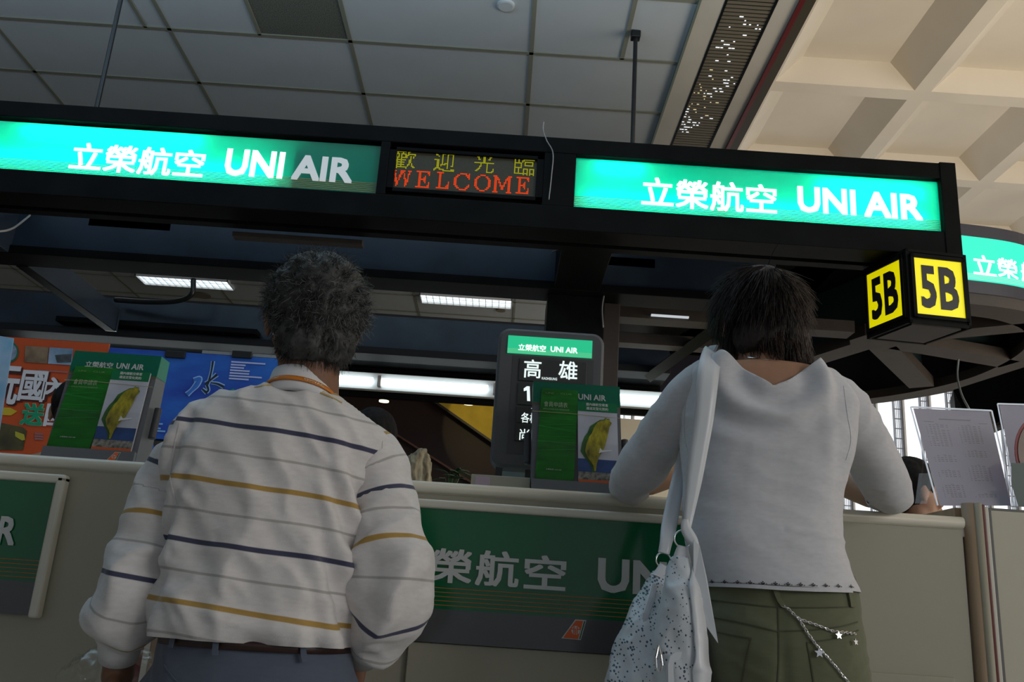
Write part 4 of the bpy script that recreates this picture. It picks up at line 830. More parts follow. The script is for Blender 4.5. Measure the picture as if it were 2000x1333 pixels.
def headgeo(g, c, yaw, s=1., pitch=0.):
    Rz = np.array([[math.cos(yaw), -math.sin(yaw), 0], [math.sin(yaw), math.cos(yaw), 0], [0, 0, 1.]]); Rx = np.array([[1, 0, 0], [0, math.cos(pitch), -math.sin(pitch)], [0, math.sin(pitch), math.cos(pitch)]]); R = Rz @ Rx
    E = lambda p, r_: g.ell(c+R @ (np.array(p)*s), np.array(r_)*s, R, 20, 14)
    E((0, -.008, .022), (.074, .092, .088)); E((0, .03, -.03), (.060, .062, .075)); E((0, .052, -.078), (.036, .034, .028)); E((0, .02, -.07), (.052, .05, .035))
    E((0, .098, -.018), (.010, .012, .024)); E((0, .104, -.034), (.015, .012, .010)); E((0, .083, .022), (.05, .012, .010)); E((0, .091, -.062), (.022, .008, .006)); E((0, .089, -.070), (.018, .008, .006))
    for q in (-1, 1): E((q*.042, .072, -.025), (.018, .018, .015)); E((q*.077, -.004, -.015), (.007, .017, .031)); E((q*.082, -.010, -.008), (.005, .012, .022))
    return R
def eyes(par, c, R, s, m_):
    for q in (-1, 1):
        g = G().ell(c+R @ (np.array((q*.031, .078, .0))*s), np.array((.013, .012, .011))*s, R, 12, 8); g.make('eye', M['eyewhite'], par, smooth=True)
        G().ell(c+R @ (np.array((q*.031, .0875, .0))*s), np.array((.0055, .004, .0055))*s, R, 10, 6).make('iris', m_, par, smooth=True)
M['eyewhite'] = mat('eye_white', (.7, .68, .65), .2); M['iris'] = mat('dark_iris', (.02, .012, .008), .1); M['shoe'] = mat('black_shoe', (.02, .02, .02), .35)
def finish(name, g, m, par=None, org=None, vox=.006, sm=4, dfun=None, keep=None, stripe=None, solid=0, smooth=True):
    v, n, f = remesh(g, vox, sm)
    if dfun is not None: v = v + n*np.array([dfun(p, q) for p, q in zip(v, n)])[:, None]
    v0 = v; f0 = f
    if keep is not None:
        F = np.array([float(keep(p)) if not isinstance(keep(p), (bool, np.bool_)) else (1. if keep(p) else -1.) for p in v]); F[np.abs(F) < 1e-7] = 1e-7; v, f = cut(v, f, F)
    o = mobj(name, v, f, m, par, org, smooth)
    if stripe is not None:
        at_ = o.data.attributes.new('stripe', 'FLOAT', 'POINT'); at_.data.foreach_set('value', np.array([stripe(p) for p in v], dtype=np.float32))
    if solid: q = o.modifiers.new('thickness', 'SOLIDIFY'); q.thickness = solid; q.offset = -1
    return o, bvh_of(v0, f0), (v, f)
def hairgeo(c, R, s, n, rad, grow, length, flow, curl, seg=4, r0=.0008, seed=1, clump=.4):
    """strands rooted on the scalp ellipsoid, each a thin tapering three-sided tube"""
    rng = np.random.default_rng(seed); V = []; F = []; k0 = 0; made = 0
    while made < n:
        u = rng.normal(size=3); u /= np.linalg.norm(u)
        if not grow(u): continue
        made += 1; p = u*rad*s; nl = u/np.array(rad); nl /= np.linalg.norm(nl)
        d = flow(u, nl, rng); L = length(u, rng)*s; cl = np.array(noise.noise_vector(Vector(u*6)))*clump
        P = [p]; dd = d+cl; dd /= np.linalg.norm(dd)
        for i in range(seg):
            g_ = np.array([0, 0, -1.])*curl[1]; dd = dd+g_/seg+rng.normal(size=3)*curl[0]+np.array(noise.noise_vector(Vector(P[-1]*60+u*3)))*curl[0]*1.5; dd /= np.linalg.norm(dd)
            q = P[-1]+dd*L/seg; e = q/(np.array(rad)*s); le = np.linalg.norm(e)
            if le < 1.0 and q[2] > -.05*s: q = q/le*1.01
            P.append(q)
        P = np.array(P); t = dd; a = np.cross(t, (0, 1, .3)); a /= np.linalg.norm(a)+1e-9; b = np.cross(t, a)
        for i, q in enumerate(P):
            rr = r0*(1-.75*i/seg)
            for j in range(3): V.append(c+R @ (q+rr*(math.cos(2.1*j)*a+math.sin(2.1*j)*b)))
        for i in range(seg):
            for j in range(3): F.append((k0+3*i+j, k0+3*i+(j+1) % 3, k0+3*i+3+(j+1) % 3, k0+3*i+3+j))
        k0 += 3*(seg+1)
    return np.array(V), F
# ---------------------------------------------------------------- the man
MY = 1.60; man_o = (at(505, 1262, MY)[0], MY, 0)
hc = at(612, 628, MY+.02); hyaw = math.radians(22)
g = G(); Rm = headgeo(g, hc, hyaw, 1.04)
g.limb([at(608, 660, MY), at(600, 760, MY-.01), at(590, 800, MY)], [.054, .057, .07], 20)
TM = [pr(540, 770, 660, 785, MY, .06), pr(470, 812, 690, 832, MY, .07), pr(388, 870, 728, 895, MY, .09), pr(365, 940, 715, 965, MY, .105), pr(355, 1050, 695, 1073, MY, .115), pr(350, 1150, 682, 1172, MY, .115), pr(338, 1245, 678, 1268, MY, .12), pr(330, 1330, 690, 1350, MY, .125), pr(335, 1420, 690, 1440, MY, .12)]
g.rings(rsm(TM, 4), 36)
LA = [(402, 895, 1.60, 36), (338, 960, 1.60, 38), (300, 1060, 1.58, 36), (264, 1150, 1.57, 34), (236, 1262, 1.62, 27), (232, 1300, 1.64, 26)]
RA = [(712, 905, 1.60, 36), (742, 970, 1.60, 40), (758, 1080, 1.57, 38), (758, 1160, 1.56, 36), (735, 1225, 1.64, 32), (700, 1275, 1.74, 28)]
for A in (LA, RA): P, R_ = pl3(A); g.limb(P, R_, 18)
wl = at(232, 1300, 1.64); hand(g, wl, (.05, .08, -1), (1, .2, 0), -1, 1.05, .35); wr = at(700, 1280, 1.74); hand(g, wr, (-.5, .15, -.9), (-.2, -1, .2), -1, 1.0, .25)
for sx_ in (-1, 1):
    hx = man_o[0]+sx_*.085; g.limb([(hx, MY, .80), (hx+sx_*.01, MY+.01, .46), (hx+sx_*.015, MY-.01, .09)], [.085, .058, .042], 16); g.limb([(hx+sx_*.015, MY-.02, .05), (hx+sx_*.03, MY+.14, .035)], [.04, .032], 12)
man, mb_, _ = finish('person', g, M['skinm'], None, man_o, .0048, 4)
meta(man, 'grey-haired man seen from behind in a striped pale shirt and blue-grey trousers', 'person')
eyes(man, hc, Rm, 1.04, M['iris'])
# shirt body
MX = man_o[0]; zn = at(500, 842, 1.49)[2]; PER = (at(500, 842, 1.49)[2]-at(500, 1075, 1.485)[2])
TS = [pr(556, 766, 648, 784, MY-.0, .058), pr(510, 772, 678, 801, MY, .075), pr(430, 788, 712, 824, MY, .098), pr(368, 820, 752, 866, MY, .115), pr(340, 868, 752, 905, MY, .125), pr(334, 940, 728, 968, MY, .13), pr(338, 1050, 706, 1073, MY, .13), pr(330, 1130, 696, 1155, MY, .135), pr(320, 1190, 694, 1214, MY, .142), pr(316, 1218, 694, 1240, MY, .142, 2.4), pr(326, 1238, 690, 1260, MY, .134), pr(330, 1256, 686, 1276, MY, .120)]
def mshirt(p, n):
    x, y, z = p; b = max(0, min(1, (1.25-z)/.3)); q = Vector((x, y, z))
    d = .0105*ridge((x*1.0+.5*z, y, z*.5-.35*x), 10, (1, .7, 1), 2) + .0065*ridge((x+.9*z, y, z*.5-x*.5), 20, (1, .7, .8), 7)
    d += .010*b*b*ridge((x*.35, y*.3, z*1.3+.12*x), 17, (1, 1, 1), 4)-.002
    xr = x-(MX+.125); xl = x-(MX-.165)
    d += .011*math.exp(-(xr/.035)**2)*math.sin((x+.35*z)*150)*max(0, min(1, (1.22-z)/.1)) + .008*math.exp(-(xl/.03)**2)*math.sin((x-.3*z)*150)
    return d
def mstripe(p): return (zn-p[2]-.085*(p[0]-MX)+.004*noise.noise(Vector((p[0]*9, p[1]*9, p[2]*5))))/PER
NAVY = (.06, .07, .14); GOLD = (.62, .40, .10); GREYS = (.62, .62, .60)
ms = fab('striped_knit_shirt', (.66, .635, .63), [(.045, NAVY, .018), (.295, GREYS, .008), (.545, GOLD, .018), (.795, GREYS, .008)])
# shift so that attribute 0 = .045 in the ramp
msf = lambda p: mstripe(p)+.045
g = G(); g.rings(rsm(TS, 5), 44)
shirt, sb, _ = finish('shirt', g, ms, man, None, .0055, 5, mshirt, lambda p: p[2]-at(500, 1246, MY)[2]+.004, msf)
shirt['label'] = 'off-white knit shirt with thin navy, gold and grey stripes'
def sleeve(A, s0, per, sd, name='sleeve'):
    P, R_ = pl3(A); P = np.array(P); seg = np.linalg.norm(np.diff(P, axis=0), axis=1); cum = np.concatenate([[0], np.cumsum(seg)])
    def par(p):
        best = (9, 0)
        for i in range(len(seg)):
            t = (p-P[i]) @ (P[i+1]-P[i])/seg[i]**2; tc = max(0 if i else -1, min(1 if i < len(seg)-1 else 2, t)); q = P[i]+(P[i+1]-P[i])*tc; dd = np.linalg.norm(p-q)
            if dd < best[0]: best = (dd, cum[i]+tc*seg[i])
        return best[1]
    L = cum[-1]
    def df(p, n):
        s_ = par(p); k = s_/L; el = math.exp(-((k-.72)/.22)**2)
        d = .011*ridge((p[0]*.7, p[1]*.6, s_*1.15+.35*p[0]), 15, (1, 1, 1), sd)*(0.45+1.3*el)+.005*ridge((p[0]+.4*p[2], p[1], p[2]*.5), 22, (1, 1, 1), sd+2)+.006*ridge(p, 10, (1, 1, .5), sd+5)
        d += .006*math.exp(-((k-.93)/.04)**2); return d
    g = G(); g.limb(list(spline(np.column_stack([P, R_]), 4)[:, :3]), list(spline(np.column_stack([P, R_]), 4)[:, 3]), 26)
    return finish(name, g, ms, shirt, None, .005, 4, df, None, lambda p: (par(p)-s0)/per+.045)
SL = [(400, 878, 1.60, 48), (352, 915, 1.60, 47), (324, 970, 1.60, 49), (300, 1040, 1.585, 49), (276, 1100, 1.575, 49), (258, 1160, 1.575, 54), (247, 1196, 1.585, 52), (238, 1226, 1.605, 40)]
SR = [(716, 885, 1.60, 50), (736, 925, 1.60, 55), (748, 985, 1.595, 58), (756, 1050, 1.575, 58), (762, 1110, 1.56, 61), (758, 1160, 1.56, 60), (748, 1205, 1.585, 56), (728, 1242, 1.64, 44)]
zz = lambda A, i: np.linalg.norm(np.diff(np.array(pl3(A)[0])[:i+1], axis=0), axis=1).sum()
sl, slb, _ = sleeve(SL, zz(SL, 1)+.006, PER*.98, 11); sr, srb, _ = sleeve(SR, zz(SR, 2)-.012, PER*1.02, 23)
white_knit = fab('plain_white_knit', (.62, .61, .61), bs=700)
def cuff(A, rr, name='cuff'):
    g = G(); P = [np.array(at(x, y, Y)) for x, y, Y in A]; g.tube(P, rr, 24, True); o = g.make(name, white_knit, shirt, smooth=True); o['label'] = 'plain white ribbed cuff'; return o
cuff([(237, 1238, 1.605), (234, 1264, 1.62), (231, 1287, 1.63)], [.036, .035, .032])
cuff([(738, 1235, 1.61), (722, 1262, 1.66), (708, 1276, 1.70)], [.036, .036, .033])
# collar: a band standing round the neck and folding down
cpts = []
cc0 = at(600, 716, MY-.01); cc1 = at(600, 742, MY-.01); cc2 = at(601, 772, MY-.01)
g = G(); ax = np.array([.048+.004, 0, -.0]); 
def cring(px, py, rw, rd, tilt=0., Y=MY-.004): c = at(px, py, Y); return (c, np.array([rw, 0, -tilt*rw]), np.array([0, rd, -.30*rd]), 2.1)
g.rings([cring(592, 751, .0520, .056, .06), cring(592, 749, .0555, .059, .06), cring(591.5, 765, .059, .063, .06), cring(591, 782, .065, .070, .06), cring(590, 800, .073, .080, .06), cring(590, 802, .066, .070, .06)], 44, False)
o = g.make('collar', mat('white_collar_cloth', (.70, .70, .72), .8, bump=.1, bs=600), shirt, smooth=True); q = o.modifiers.new('thickness', 'SOLIDIFY'); q.thickness = .002; o['label'] = 'plain white turned-down collar'
ly = thing('lanyard', 'orange lanyard with pale letters round the man collar', 'lanyard', hc-np.array([0, 0, .25]))
rg = [cring(591, 777, .0680, .0740, .06), cring(590.5, 787, .0725, .0795, .06)]
g = G(); g.rings(rg, 56, False); o = g.make('strap', mat('orange_webbing', (.62, .20, .015), .6, bump=.2, bs=900), ly, smooth=True); q = o.modifiers.new('thickness', 'SOLIDIFY'); q.thickness = .0016; q.offset = 1
def onring(t, w_, k=.0022):
    (c0_, a0_, b0_, _), (c1_, a1_, b1_, _) = rg; p0 = c0_+a0_*math.cos(t)+b0_*math.sin(t); p1 = c1_+a1_*math.cos(t)+b1_*math.sin(t); p = p1*(1-w_)+p0*w_; n = p-(c0_+c1_)/2; n[2] = 0; return p+n/np.linalg.norm(n)*k
def ringtext(s_, t0, t1, m_):
    v, f = textgeo(s_, 1, 1, .02, 2); P = [onring(t0+(t1-t0)*a, .2+.6*b) for a, b, _ in v]; return mobj('lettering', P, f, m_, ly)
ringtext('OMVAC', -1.35, -.85, mat('pale_lanyard_print', (.75, .65, .45), .6)); ringtext('OMVAC', -2.35, -2.0, bpy.data.materials['pale_lanyard_print'])
for sg in (-1, 1): G().tube([onring(.2 if sg > 0 else 2.9, .5, .001), at(593+sg*40, 830, MY+.11), at(585, 960, MY+.15)], .005, 8, True, .3).make('front_strap', bpy.data.materials['orange_webbing'], ly)
# gold band just under the collar
g = G(); ribbon(g, sb, [(497, 757), (545, 752), (600, 760), (645, 776), (668, 788)], .0035, .0006, .0007); g.make('gold_piping', mat('gold_thread', (.55, .38, .14), .7), shirt)
g = G(); 
for pts in ([(352, 828), (340, 880), (333, 935), (345, 985)], [(748, 862), (742, 905), (722, 950), (704, 1000)]): ribbon(g, sb, pts, .0028, .0004, .0008)
g.make('armhole_seam', ms, shirt)
# trousers, belt
tg = G(); tg.rings(rsm([pr(328, 1225, 684, 1250, MY, .125), pr(318, 1280, 686, 1308, MY, .130), pr(306, 1340, 690, 1356, MY, .135), pr(305, 1400, 695, 1412, MY, .135), pr(320, 1450, 690, 1460, MY, .12)], 4), 40)
for sx_ in (-1, 1):
    hx = man_o[0]+sx_*.088; tg.limb([(hx, MY, .78), (hx+sx_*.005, MY, .5), (hx+sx_*.015, MY-.005, .12), (hx+sx_*.015, MY-.005, .055)], [.098, .082, .068, .066], 20)
def tf(p, n): return .005*ridge((p[0]*.6, p[1], p[2]+.3*p[0]), 16, (1, 1, 1), 3)*(p[2] > .3)
tr_, trb, _ = finish('trousers', tg, fab('blue_grey_trouser_cloth', (.085, .105, .15), bs=900, knit=.15), man, None, .006, 3, tf, lambda p: at(500, 1240, MY)[2]+.002-p[2])
bl = [pr(325, 1230, 688, 1254, MY, .134), pr(322, 1253, 689, 1276, MY, .136)]
g = G(); g.rings([bl[0], bl[1]], 60, False); o = g.make('belt', mat('dark_brown_leather', (.030, .012, .010), .35, bump=.1, bs=300), man, smooth=True); q = o.modifiers.new('thickness', 'SOLIDIFY'); q.thickness = .004; q.offset = 0
bb = bvh_of(*[np.vstack(g.v), g.f])
for pa, pb in (((430, 1242), (426, 1282)), ((590, 1254), (592, 1296)), ((352, 1236), (345, 1268))):
    q = G(); ribbon(q, trb, [pa, ((pa[0]+pb[0])/2, (pa[1]+pb[1])/2), pb], .009, .012, .002)
    if q.v: q.make('belt_loop', bpy.data.materials['blue_grey_trouser_cloth'], tr_)
g = G(); ribbon(g, trb, [(322, 1300), (335, 1318), (345, 1330), (360, 1340)], .002, .001, .001)
if g.v: g.make('pocket_seam', bpy.data.materials['blue_grey_trouser_cloth'], tr_)
cs = G().tube([at(333, 1230, MY+.05), at(320, 1238, MY+.04), at(316, 1252, MY+.04), at(324, 1262, MY+.05)], .0035, 8, True).make('belt_end', M['holder'], man)
for sx_ in (-1, 1): hx = man_o[0]+sx_*.1; g = G().limb([(hx, MY-.03, .045), (hx+sx_*.015, MY+.14, .035)], [.046, .038], 14); finish('shoe', g, M['shoe'], man, None, .006, 2)
# glasses
gl_ = thing('glasses', 'thin metal glasses worn by the grey-haired man', 'glasses', hc)
W_ = lambda p: hc+Rm @ (np.array(p)*1.04)
for q_ in (-1, 1):
    G().tube([W_((q_*.034+.022*math.cos(t), .105, -.001+.018*math.sin(t))) for t in np.linspace(0, 6.283, 24)], .0012, 6).make('rim', M['steel'], gl_); G().tube([W_((q_*.056, .104, .004)), W_((q_*.079, .07, .006)), W_((q_*.086, .0, .004)), W_((q_*.083, -.018, -.012))], .0014, 6).make('temple', M['steel'], gl_)
    G().prism([W_((q_*.034+.021*math.cos(t), .1045, -.001+.017*math.sin(t))) for t in np.linspace(0, 6.283, 20, endpoint=False)], Rm @ np.array([0, .001, 0])).make('lens', M['clear'], gl_)
G().tube([W_((-.012, .105, .003)), W_((0, .108, .006)), W_((.012, .105, .003))], .0012, 6).make('bridge', M['steel'], gl_)
# hair: dense grey curls
hg = G(); hcc = hc+Rm @ np.array([0, -.016, .024]); 
hg.ell(hcc, (.087, .100, .097), Rm, 32, 20); hg.ell(hc+Rm @ np.array([0, -.060, -.052]), (.064, .040, .050), Rm, 20, 14)
def hgrow_m(p):
    l = Rm.T @ (p-hc); return not (l[1] > .035 and l[2] < .055+.2*(l[1]-.035)) and not (l[2] < -.055 and l[1] > -.02) and not (abs(l[0]) > .055 and l[1] > -.028 and l[2] < -.002) and l[2] > -.098
cap, hb, _ = finish('hair', hg, mat('charcoal_hair', (.018, .019, .019), .6, col2=(.05, .052, .05), vs=70), man, None, .005, 2, lambda p, n: .008*ridge(p, 34, (1, 1, 1), 6)+.004*ridge(p, 80, (1, 1, 1), 1), hgrow_m)
cap['label'] = 'thick wavy dark grey hair'
radm = (.086, .099, .096)
def gm(u): 
    l = Rm.T @ (Rm @ (u*np.array(radm))) + np.array([0, -.016, .024]); return not (l[1] > .03 and l[2] < .055) and not (abs(l[0]) > .055 and l[1] > -.030 and l[2] < .004) and l[2] > -.060
fl_m = lambda u, nl, r_: nl*.30+np.cross(nl, (.3, .2, 1))*.30+np.array([0, -.25, -.5])+r_.normal(size=3)*.22
mh1 = mat('grey_strand', (.030, .033, .032), .5); mh2 = mat('silver_strand', (.15, .16, .16), .45)
V, F = hairgeo(hcc, Rm, 1.0, 7500, radm, gm, lambda u, r_: r_.uniform(.018, .034), fl_m, (.34, .30), 4, .0008, 3, 1.1); mobj('hair_strands', V, F, mh1, cap)['kind'] = 'stuff'
V, F = hairgeo(hcc, Rm, 1.0, 2200, radm, gm, lambda u, r_: r_.uniform(.020, .038), fl_m, (.36, .30), 4, .0007, 9, 1.1); mobj('hair_strands', V, F, mh2, cap)['kind'] = 'stuff'
nc = hc+Rm @ np.array([0, -.058, -.050]); rn = (.062, .040, .052)
V, F = hairgeo(nc, Rm, 1.0, 1500, rn, lambda u: u[1] < .3 and u[2] > -.9, lambda u, r_: r_.uniform(.018, .030), lambda u, nl, r_: nl*.4+np.array([0, 0, -.8])+r_.normal(size=3)*.2, (.15, .4), 3, .0007, 5); mobj('hair_strands', V, F, mat('charcoal_strand', (.014, .015, .015), .6), cap)['kind'] = 'stuff'
# ---------------------------------------------------------------- the woman
WY_ = 1.70; wo = (at(1525, 1150, 1.68)[0], 1.68, 0)
wc = at(1478, 632, WY_+.05); wyaw = math.radians(10)
g = G(); Rw = headgeo(g, wc, wyaw, .95)
g.limb([at(1483, 660, WY_+.03), at(1492, 715, WY_+.01), at(1500, 770, WY_)], [.046, .048, .055], 20)
TW = [pr(1440, 712, 1560, 722, WY_, .05), pr(1385, 718, 1600, 730, WY_, .07), pr(1350, 745, 1635, 760, WY_, .085), pr(1345, 800, 1655, 812, WY_, .095), pr(1350, 880, 1645, 890, WY_, .10), pr(1350, 1000, 1628, 1012, 1.69, .095), pr(1358, 1080, 1638, 1092, 1.68, .10), pr(1382, 1160, 1650, 1172, 1.68, .10), pr(1380, 1260, 1668, 1270, 1.67, .12), pr(1380, 1350, 1672, 1360, 1.67, .12)]
g.rings(rsm(TW, 4), 36)
WL = [(1372, 760, 1.71, 40), (1325, 800, 1.75, 36), (1275, 875, 1.84, 33), (1228, 950, 1.945, 24), (1268, 942, 2.02, 25), (1330, 925, 2.12, 21)]
WR = [(1620, 775, 1.71, 40), (1668, 815, 1.75, 36), (1715, 885, 1.84, 32), (1744, 976, 1.935, 23), (1700, 966, 2.00, 26), (1640, 945, 2.10, 22)]
for A in (WL, WR): P, R_ = pl3(A); g.limb(P, R_, 18)
hand(g, at(1345, 922, 2.14), (.9, .35, -.08), (0, .1, -1), 1, .9, .3); hand(g, at(1622, 938, 2.12), (-.9, .35, -.08), (0, .1, -1), -1, .9, .3)
for sx_ in (-1, 1):
    hx = wo[0]+sx_*.075; g.limb([(hx, 1.68, .80), (hx, 1.69, .46), (hx, 1.68, .09)], [.085, .055, .038], 16); g.limb([(hx, 1.665, .05), (hx+sx_*.02, 1.80, .035)], [.036, .028], 12)
wom, wb, _ = finish('person', g, M['skin'], None, wo, .0045, 4)
meta(wom, 'short-haired woman in a white knit top and olive trousers leaning on the counter', 'person'); eyes(wom, wc, Rw, .95, M['iris'])
# top
V0 = at(1510, 766, WY_-.10); VL = at(1404, 697, WY_-.03); VR = at(1584, 713, WY_-.03)
sl_l = (VL[2]-V0[2])/(V0[0]-VL[0]); sl_r = (VR[2]-V0[2])/(VR[0]-V0[0])
def vline(x): d = x-V0[0]; return V0[2]+(abs(d)**1.0)*(sl_l if d < 0 else sl_r) + .010*math.exp(-(d/.022)**2)
HZ_ = at(1520, 1148, 1.66)[2]-.001
def wkeep(p): return float(min(vline(p[0])-p[2], p[2]-HZ_))
TT = [pr(1400, 700, 1588, 716, WY_, .06), pr(1362, 706, 1622, 726, WY_, .078), pr(1338, 735, 1645, 755, WY_, .092), pr(1332, 790, 1668, 802, WY_, .102), pr(1334, 880, 1662, 890, WY_, .108), pr(1336, 940, 1642, 950, 1.695, .108), pr(1336, 1000, 1636, 1012, 1.69, .106), pr(1342, 1060, 1642, 1072, 1.68, .11), pr(1356, 1110, 1655, 1125, 1.68, .118), pr(1366, 1142, 1668, 1157, 1.68, .128), pr(1366, 1165, 1672, 1180, 1.68, .128)]
def wshirt(p, n):
    x, y, z = p; d0 = math.hypot((x-V0[0])*.8, (z-V0[2]-.03)); back = 1 if y < WY_ else 0
    low = max(0, min(1, (z-1.15)/.1))
    d = back*.0105*math.sin(d0*95+.6)*math.exp(-((d0-.07)/.055)**2)*low
    d += .0035*ridge((x*1.1, y, z*.32), 13, (1, 1, 1), 14)*max(0, min(1, (z-1.08)/.15)) + .0022*ridge((x*.5, y*.5, z*1.3+.25*x), 16, (1, 1, 1), 31)
    w_ = z-(1.115-.10*(x-wo[0])+.25*(x-wo[0])**2); d += .0028*math.exp(-(w_/.006)**2)*(x > wo[0]-.02)-.0012
    d += .004*math.exp(-((x-(wo[0]+.07))/.016)**2)*low
    return d
wk = fab('fine_white_knit', (.60, .605, .64), bs=1100, knit=.3)
g = G(); g.rings(rsm(TT, 5), 44); top_, tb_, _ = finish('knit_top', g, wk, wom, None, .005, 5, wshirt, wkeep, None, .0018)
top_['label'] = 'thin white knit top with a draped low back neckline'
def wsleeve(A, cutf, sd):
    P, R_ = pl3(A); Q = spline(np.column_stack([P, R_]), 4); g = G(); g.limb(list(Q[:, :3]), list(Q[:, 3]), 26)
    df = lambda p, n: .0035*ridge((p[0]*.8, p[1], p[2]*.8+p[0]*.4*sd), 18, (1, 1, 1), 40+sd)+.003*ridge(p, 9, (1, 1, 1), 8)
    return finish('sleeve', g, wk, top_, None, .0045, 4, df, cutf, None, .0015)
XL = [(1378, 745, 1.71, 40), (1350, 775, 1.72, 46), (1316, 820, 1.76, 46), (1282, 870, 1.82, 44), (1252, 915, 1.87, 44), (1230, 948, 1.935, 35), (1250, 948, 1.985, 33)]
XR_ = [(1610, 765, 1.71, 40), (1640, 790, 1.72, 46), (1668, 830, 1.76, 46), (1698, 885, 1.82, 44), (1722, 935, 1.87, 44), (1742, 968, 1.925, 34), (1722, 965, 1.965, 32)]
lx_ = at(1262, 900, 1.95)[0]; rx_ = at(1692, 930, 1.96)[0]
wsleeve(XL, lambda p: float(max(1.90-p[1], lx_-.15*(p[2]-1.25)-p[0])), 1); wsleeve(XR_, lambda p: float(max(1.92-p[1], p[0]-rx_)), -1)
g = G(); e = []
hz_ = at(1520, 1140, 1.57)[2]
for k in range(12):
    x = 1392+k*24.5; y = 1137.5+k*.95; g2 = hit(tb_, x, y, .0015)
    if g2 is None: continue
    c, n = g2; t = np.cross(n, (0, 0, 1)); t /= np.linalg.norm(t); u = np.cross(t, n)
    for da, db, s_ in ((0, 0, .0016), (.0025, .0012, .0010), (-.0025, .001, .0010), (0, .0032, .0010), (.006, .0, .0008), (-.006, 0, .0008)):
        p = c+t*da+u*db; g.prism([p-t*s_-u*s_, p+t*s_-u*s_, p+t*s_+u*s_, p-t*s_+u*s_], n*.0006)
o = g.make('hem_embroidery', mat('dark_thread', (.04, .03, .04), .7), top_); o['kind'] = 'stuff'
g = G(); ribbon(g, tb_, [(1375, 1142), (1450, 1145), (1530, 1150), (1600, 1153), (1664, 1155)], .0065, .0006, .0012); g.make('hem_band', wk, top_)
g = G(); ribbon(g, tb_, [(1345, 745), (1338, 800), (1337, 850), (1345, 890)], .0018, .0002, .0006); ribbon(g, tb_, [(1648, 755), (1655, 810), (1662, 860), (1652, 900)], .0018, .0002, .0006); g.make('armhole_seam', wk, top_)
# trousers
olive = fab('olive_cotton', (.115, .125, .068), bs=800, knit=.15)
wt = [pr(1385, 1085, 1650, 1100, 1.68, .098), pr(1372, 1128, 1662, 1146, 1.68, .112), pr(1374, 1160, 1666, 1174, 1.68, .117), pr(1372, 1205, 1671, 1216, 1.675, .125), pr(1374, 1260, 1678, 1270, 1.67, .132), pr(1378, 1333, 1686, 1340, 1.67, .135), pr(1385, 1400, 1690, 1405, 1.67, .13), pr(1400, 1460, 1680, 1462, 1.68, .11)]
tg = G(); tg.rings(rsm(wt, 4), 40)
for sx_ in (-1, 1): hx = wo[0]+sx_*.078; tg.limb([(hx, 1.68, .78), (hx, 1.69, .48), (hx, 1.68, .12), (hx, 1.68, .05)], [.095, .072, .062, .066], 20)
cz = at(1520, 1150, 1.56)
def wf(p, n):
    x = p[0]-cz[0]; d = -.006*math.exp(-(x/.012)**2)*max(0, min(1, (1.0-p[2])/.12)) if p[1] < 1.68 else 0
    return d+.0028*ridge((p[0]*.5, p[1]*.5, p[2]*1.3-.5*abs(x)), 24, (1, 1, 1), 9)
wtr, wtb, _ = finish('trousers', tg, olive, wom, None, .005, 4, wf, lambda p: at(1500, 1134, 1.57)[2]+.02-p[2])
wtr['label'] = 'olive green cotton trousers with back pockets'
g = G()
for pts in ([(1378, 1172), (1450, 1180), (1520, 1187), (1600, 1188), (1668, 1186)], [(1390, 1207), (1450, 1218), (1520, 1235)], [(1520, 1234), (1580, 1232), (1640, 1225), (1674, 1216)], [(1520, 1186), (1521, 1240), (1521, 1290), (1518, 1340)], [(1402, 1236), (1440, 1244), (1467, 1248)], [(1467, 1247), (1456, 1290), (1447, 1340)], [(1576, 1256), (1620, 1250), (1650, 1243), (1676, 1232)], [(1576, 1256), (1584, 1300), (1590, 1340)]):
    ribbon(g, wtb, pts, .0022, .0003, .0010)
o = g.make('seam', mat('dark_olive_seam', (.06, .066, .035), .8), wtr)
pm = fab('olive_pocket', (.125, .135, .075), bs=800, knit=.15)
for pts, wds in (([(1622, 1254), (1630, 1296), (1636, 1345)], [.088, .086, .084]), ([(1432, 1243), (1424, 1290), (1416, 1345)], [.062, .064, .064])):
    q = G(); ribbon(q, wtb, pts, .08, .0006, .0008, 8, wds); 
for pa in ([(1514, 1152), (1520, 1170), (1529, 1184)], [(1655, 1157), (1658, 1170), (1661, 1188)]):
    q = G(); ribbon(q, wtb, pa, .0085, .003, .002)
    if q.v: q.make('belt_loop', pm, wtr)
for sx_ in (-1, 1): hx = wo[0]+sx_*.08; g = G().limb([(hx, 1.655, .042), (hx+sx_*.015, 1.81, .033)], [.04, .03], 14); finish('shoe', g, M['shoe'], wom, None, .006, 2)
# chain with stars
ch_ = thing('waist_chain', 'silver chain with star charms hanging from the woman trousers', 'chain', at(1580, 1200, 1.55)); st_l = []
def chain(pts, par):
    P = spline(pts, 24); L = []
    for x, y in P:
        q = hit(wtb, x, y, .004)
        if q: L.append(q)
    g = G(); last = None; k = 0
    for c, n in L:
        if last is None: last = c; continue
        if np.linalg.norm(c-last) < .0045: continue
        d = (c-last)/np.linalg.norm(c-last); s_ = np.cross(d, n); s_ /= np.linalg.norm(s_); a = n if k % 2 else s_
        m_ = (c+last)/2; g.tube([m_+d*.0036*math.cos(t)+a*.0018*math.sin(t) for t in np.linspace(0, 6.283, 9)], .0008, 5, False); last = c; k += 1
    o = g.make('links', M['steel'], par); o['kind'] = 'stuff'
chain([(1526, 1184), (1540, 1192), (1558, 1209), (1590, 1222), (1622, 1234), (1650, 1238), (1668, 1240)], ch_); chain([(1558, 1209), (1572, 1232), (1590, 1258), (1600, 1270), (1620, 1292), (1640, 1316), (1660, 1340)], ch_)
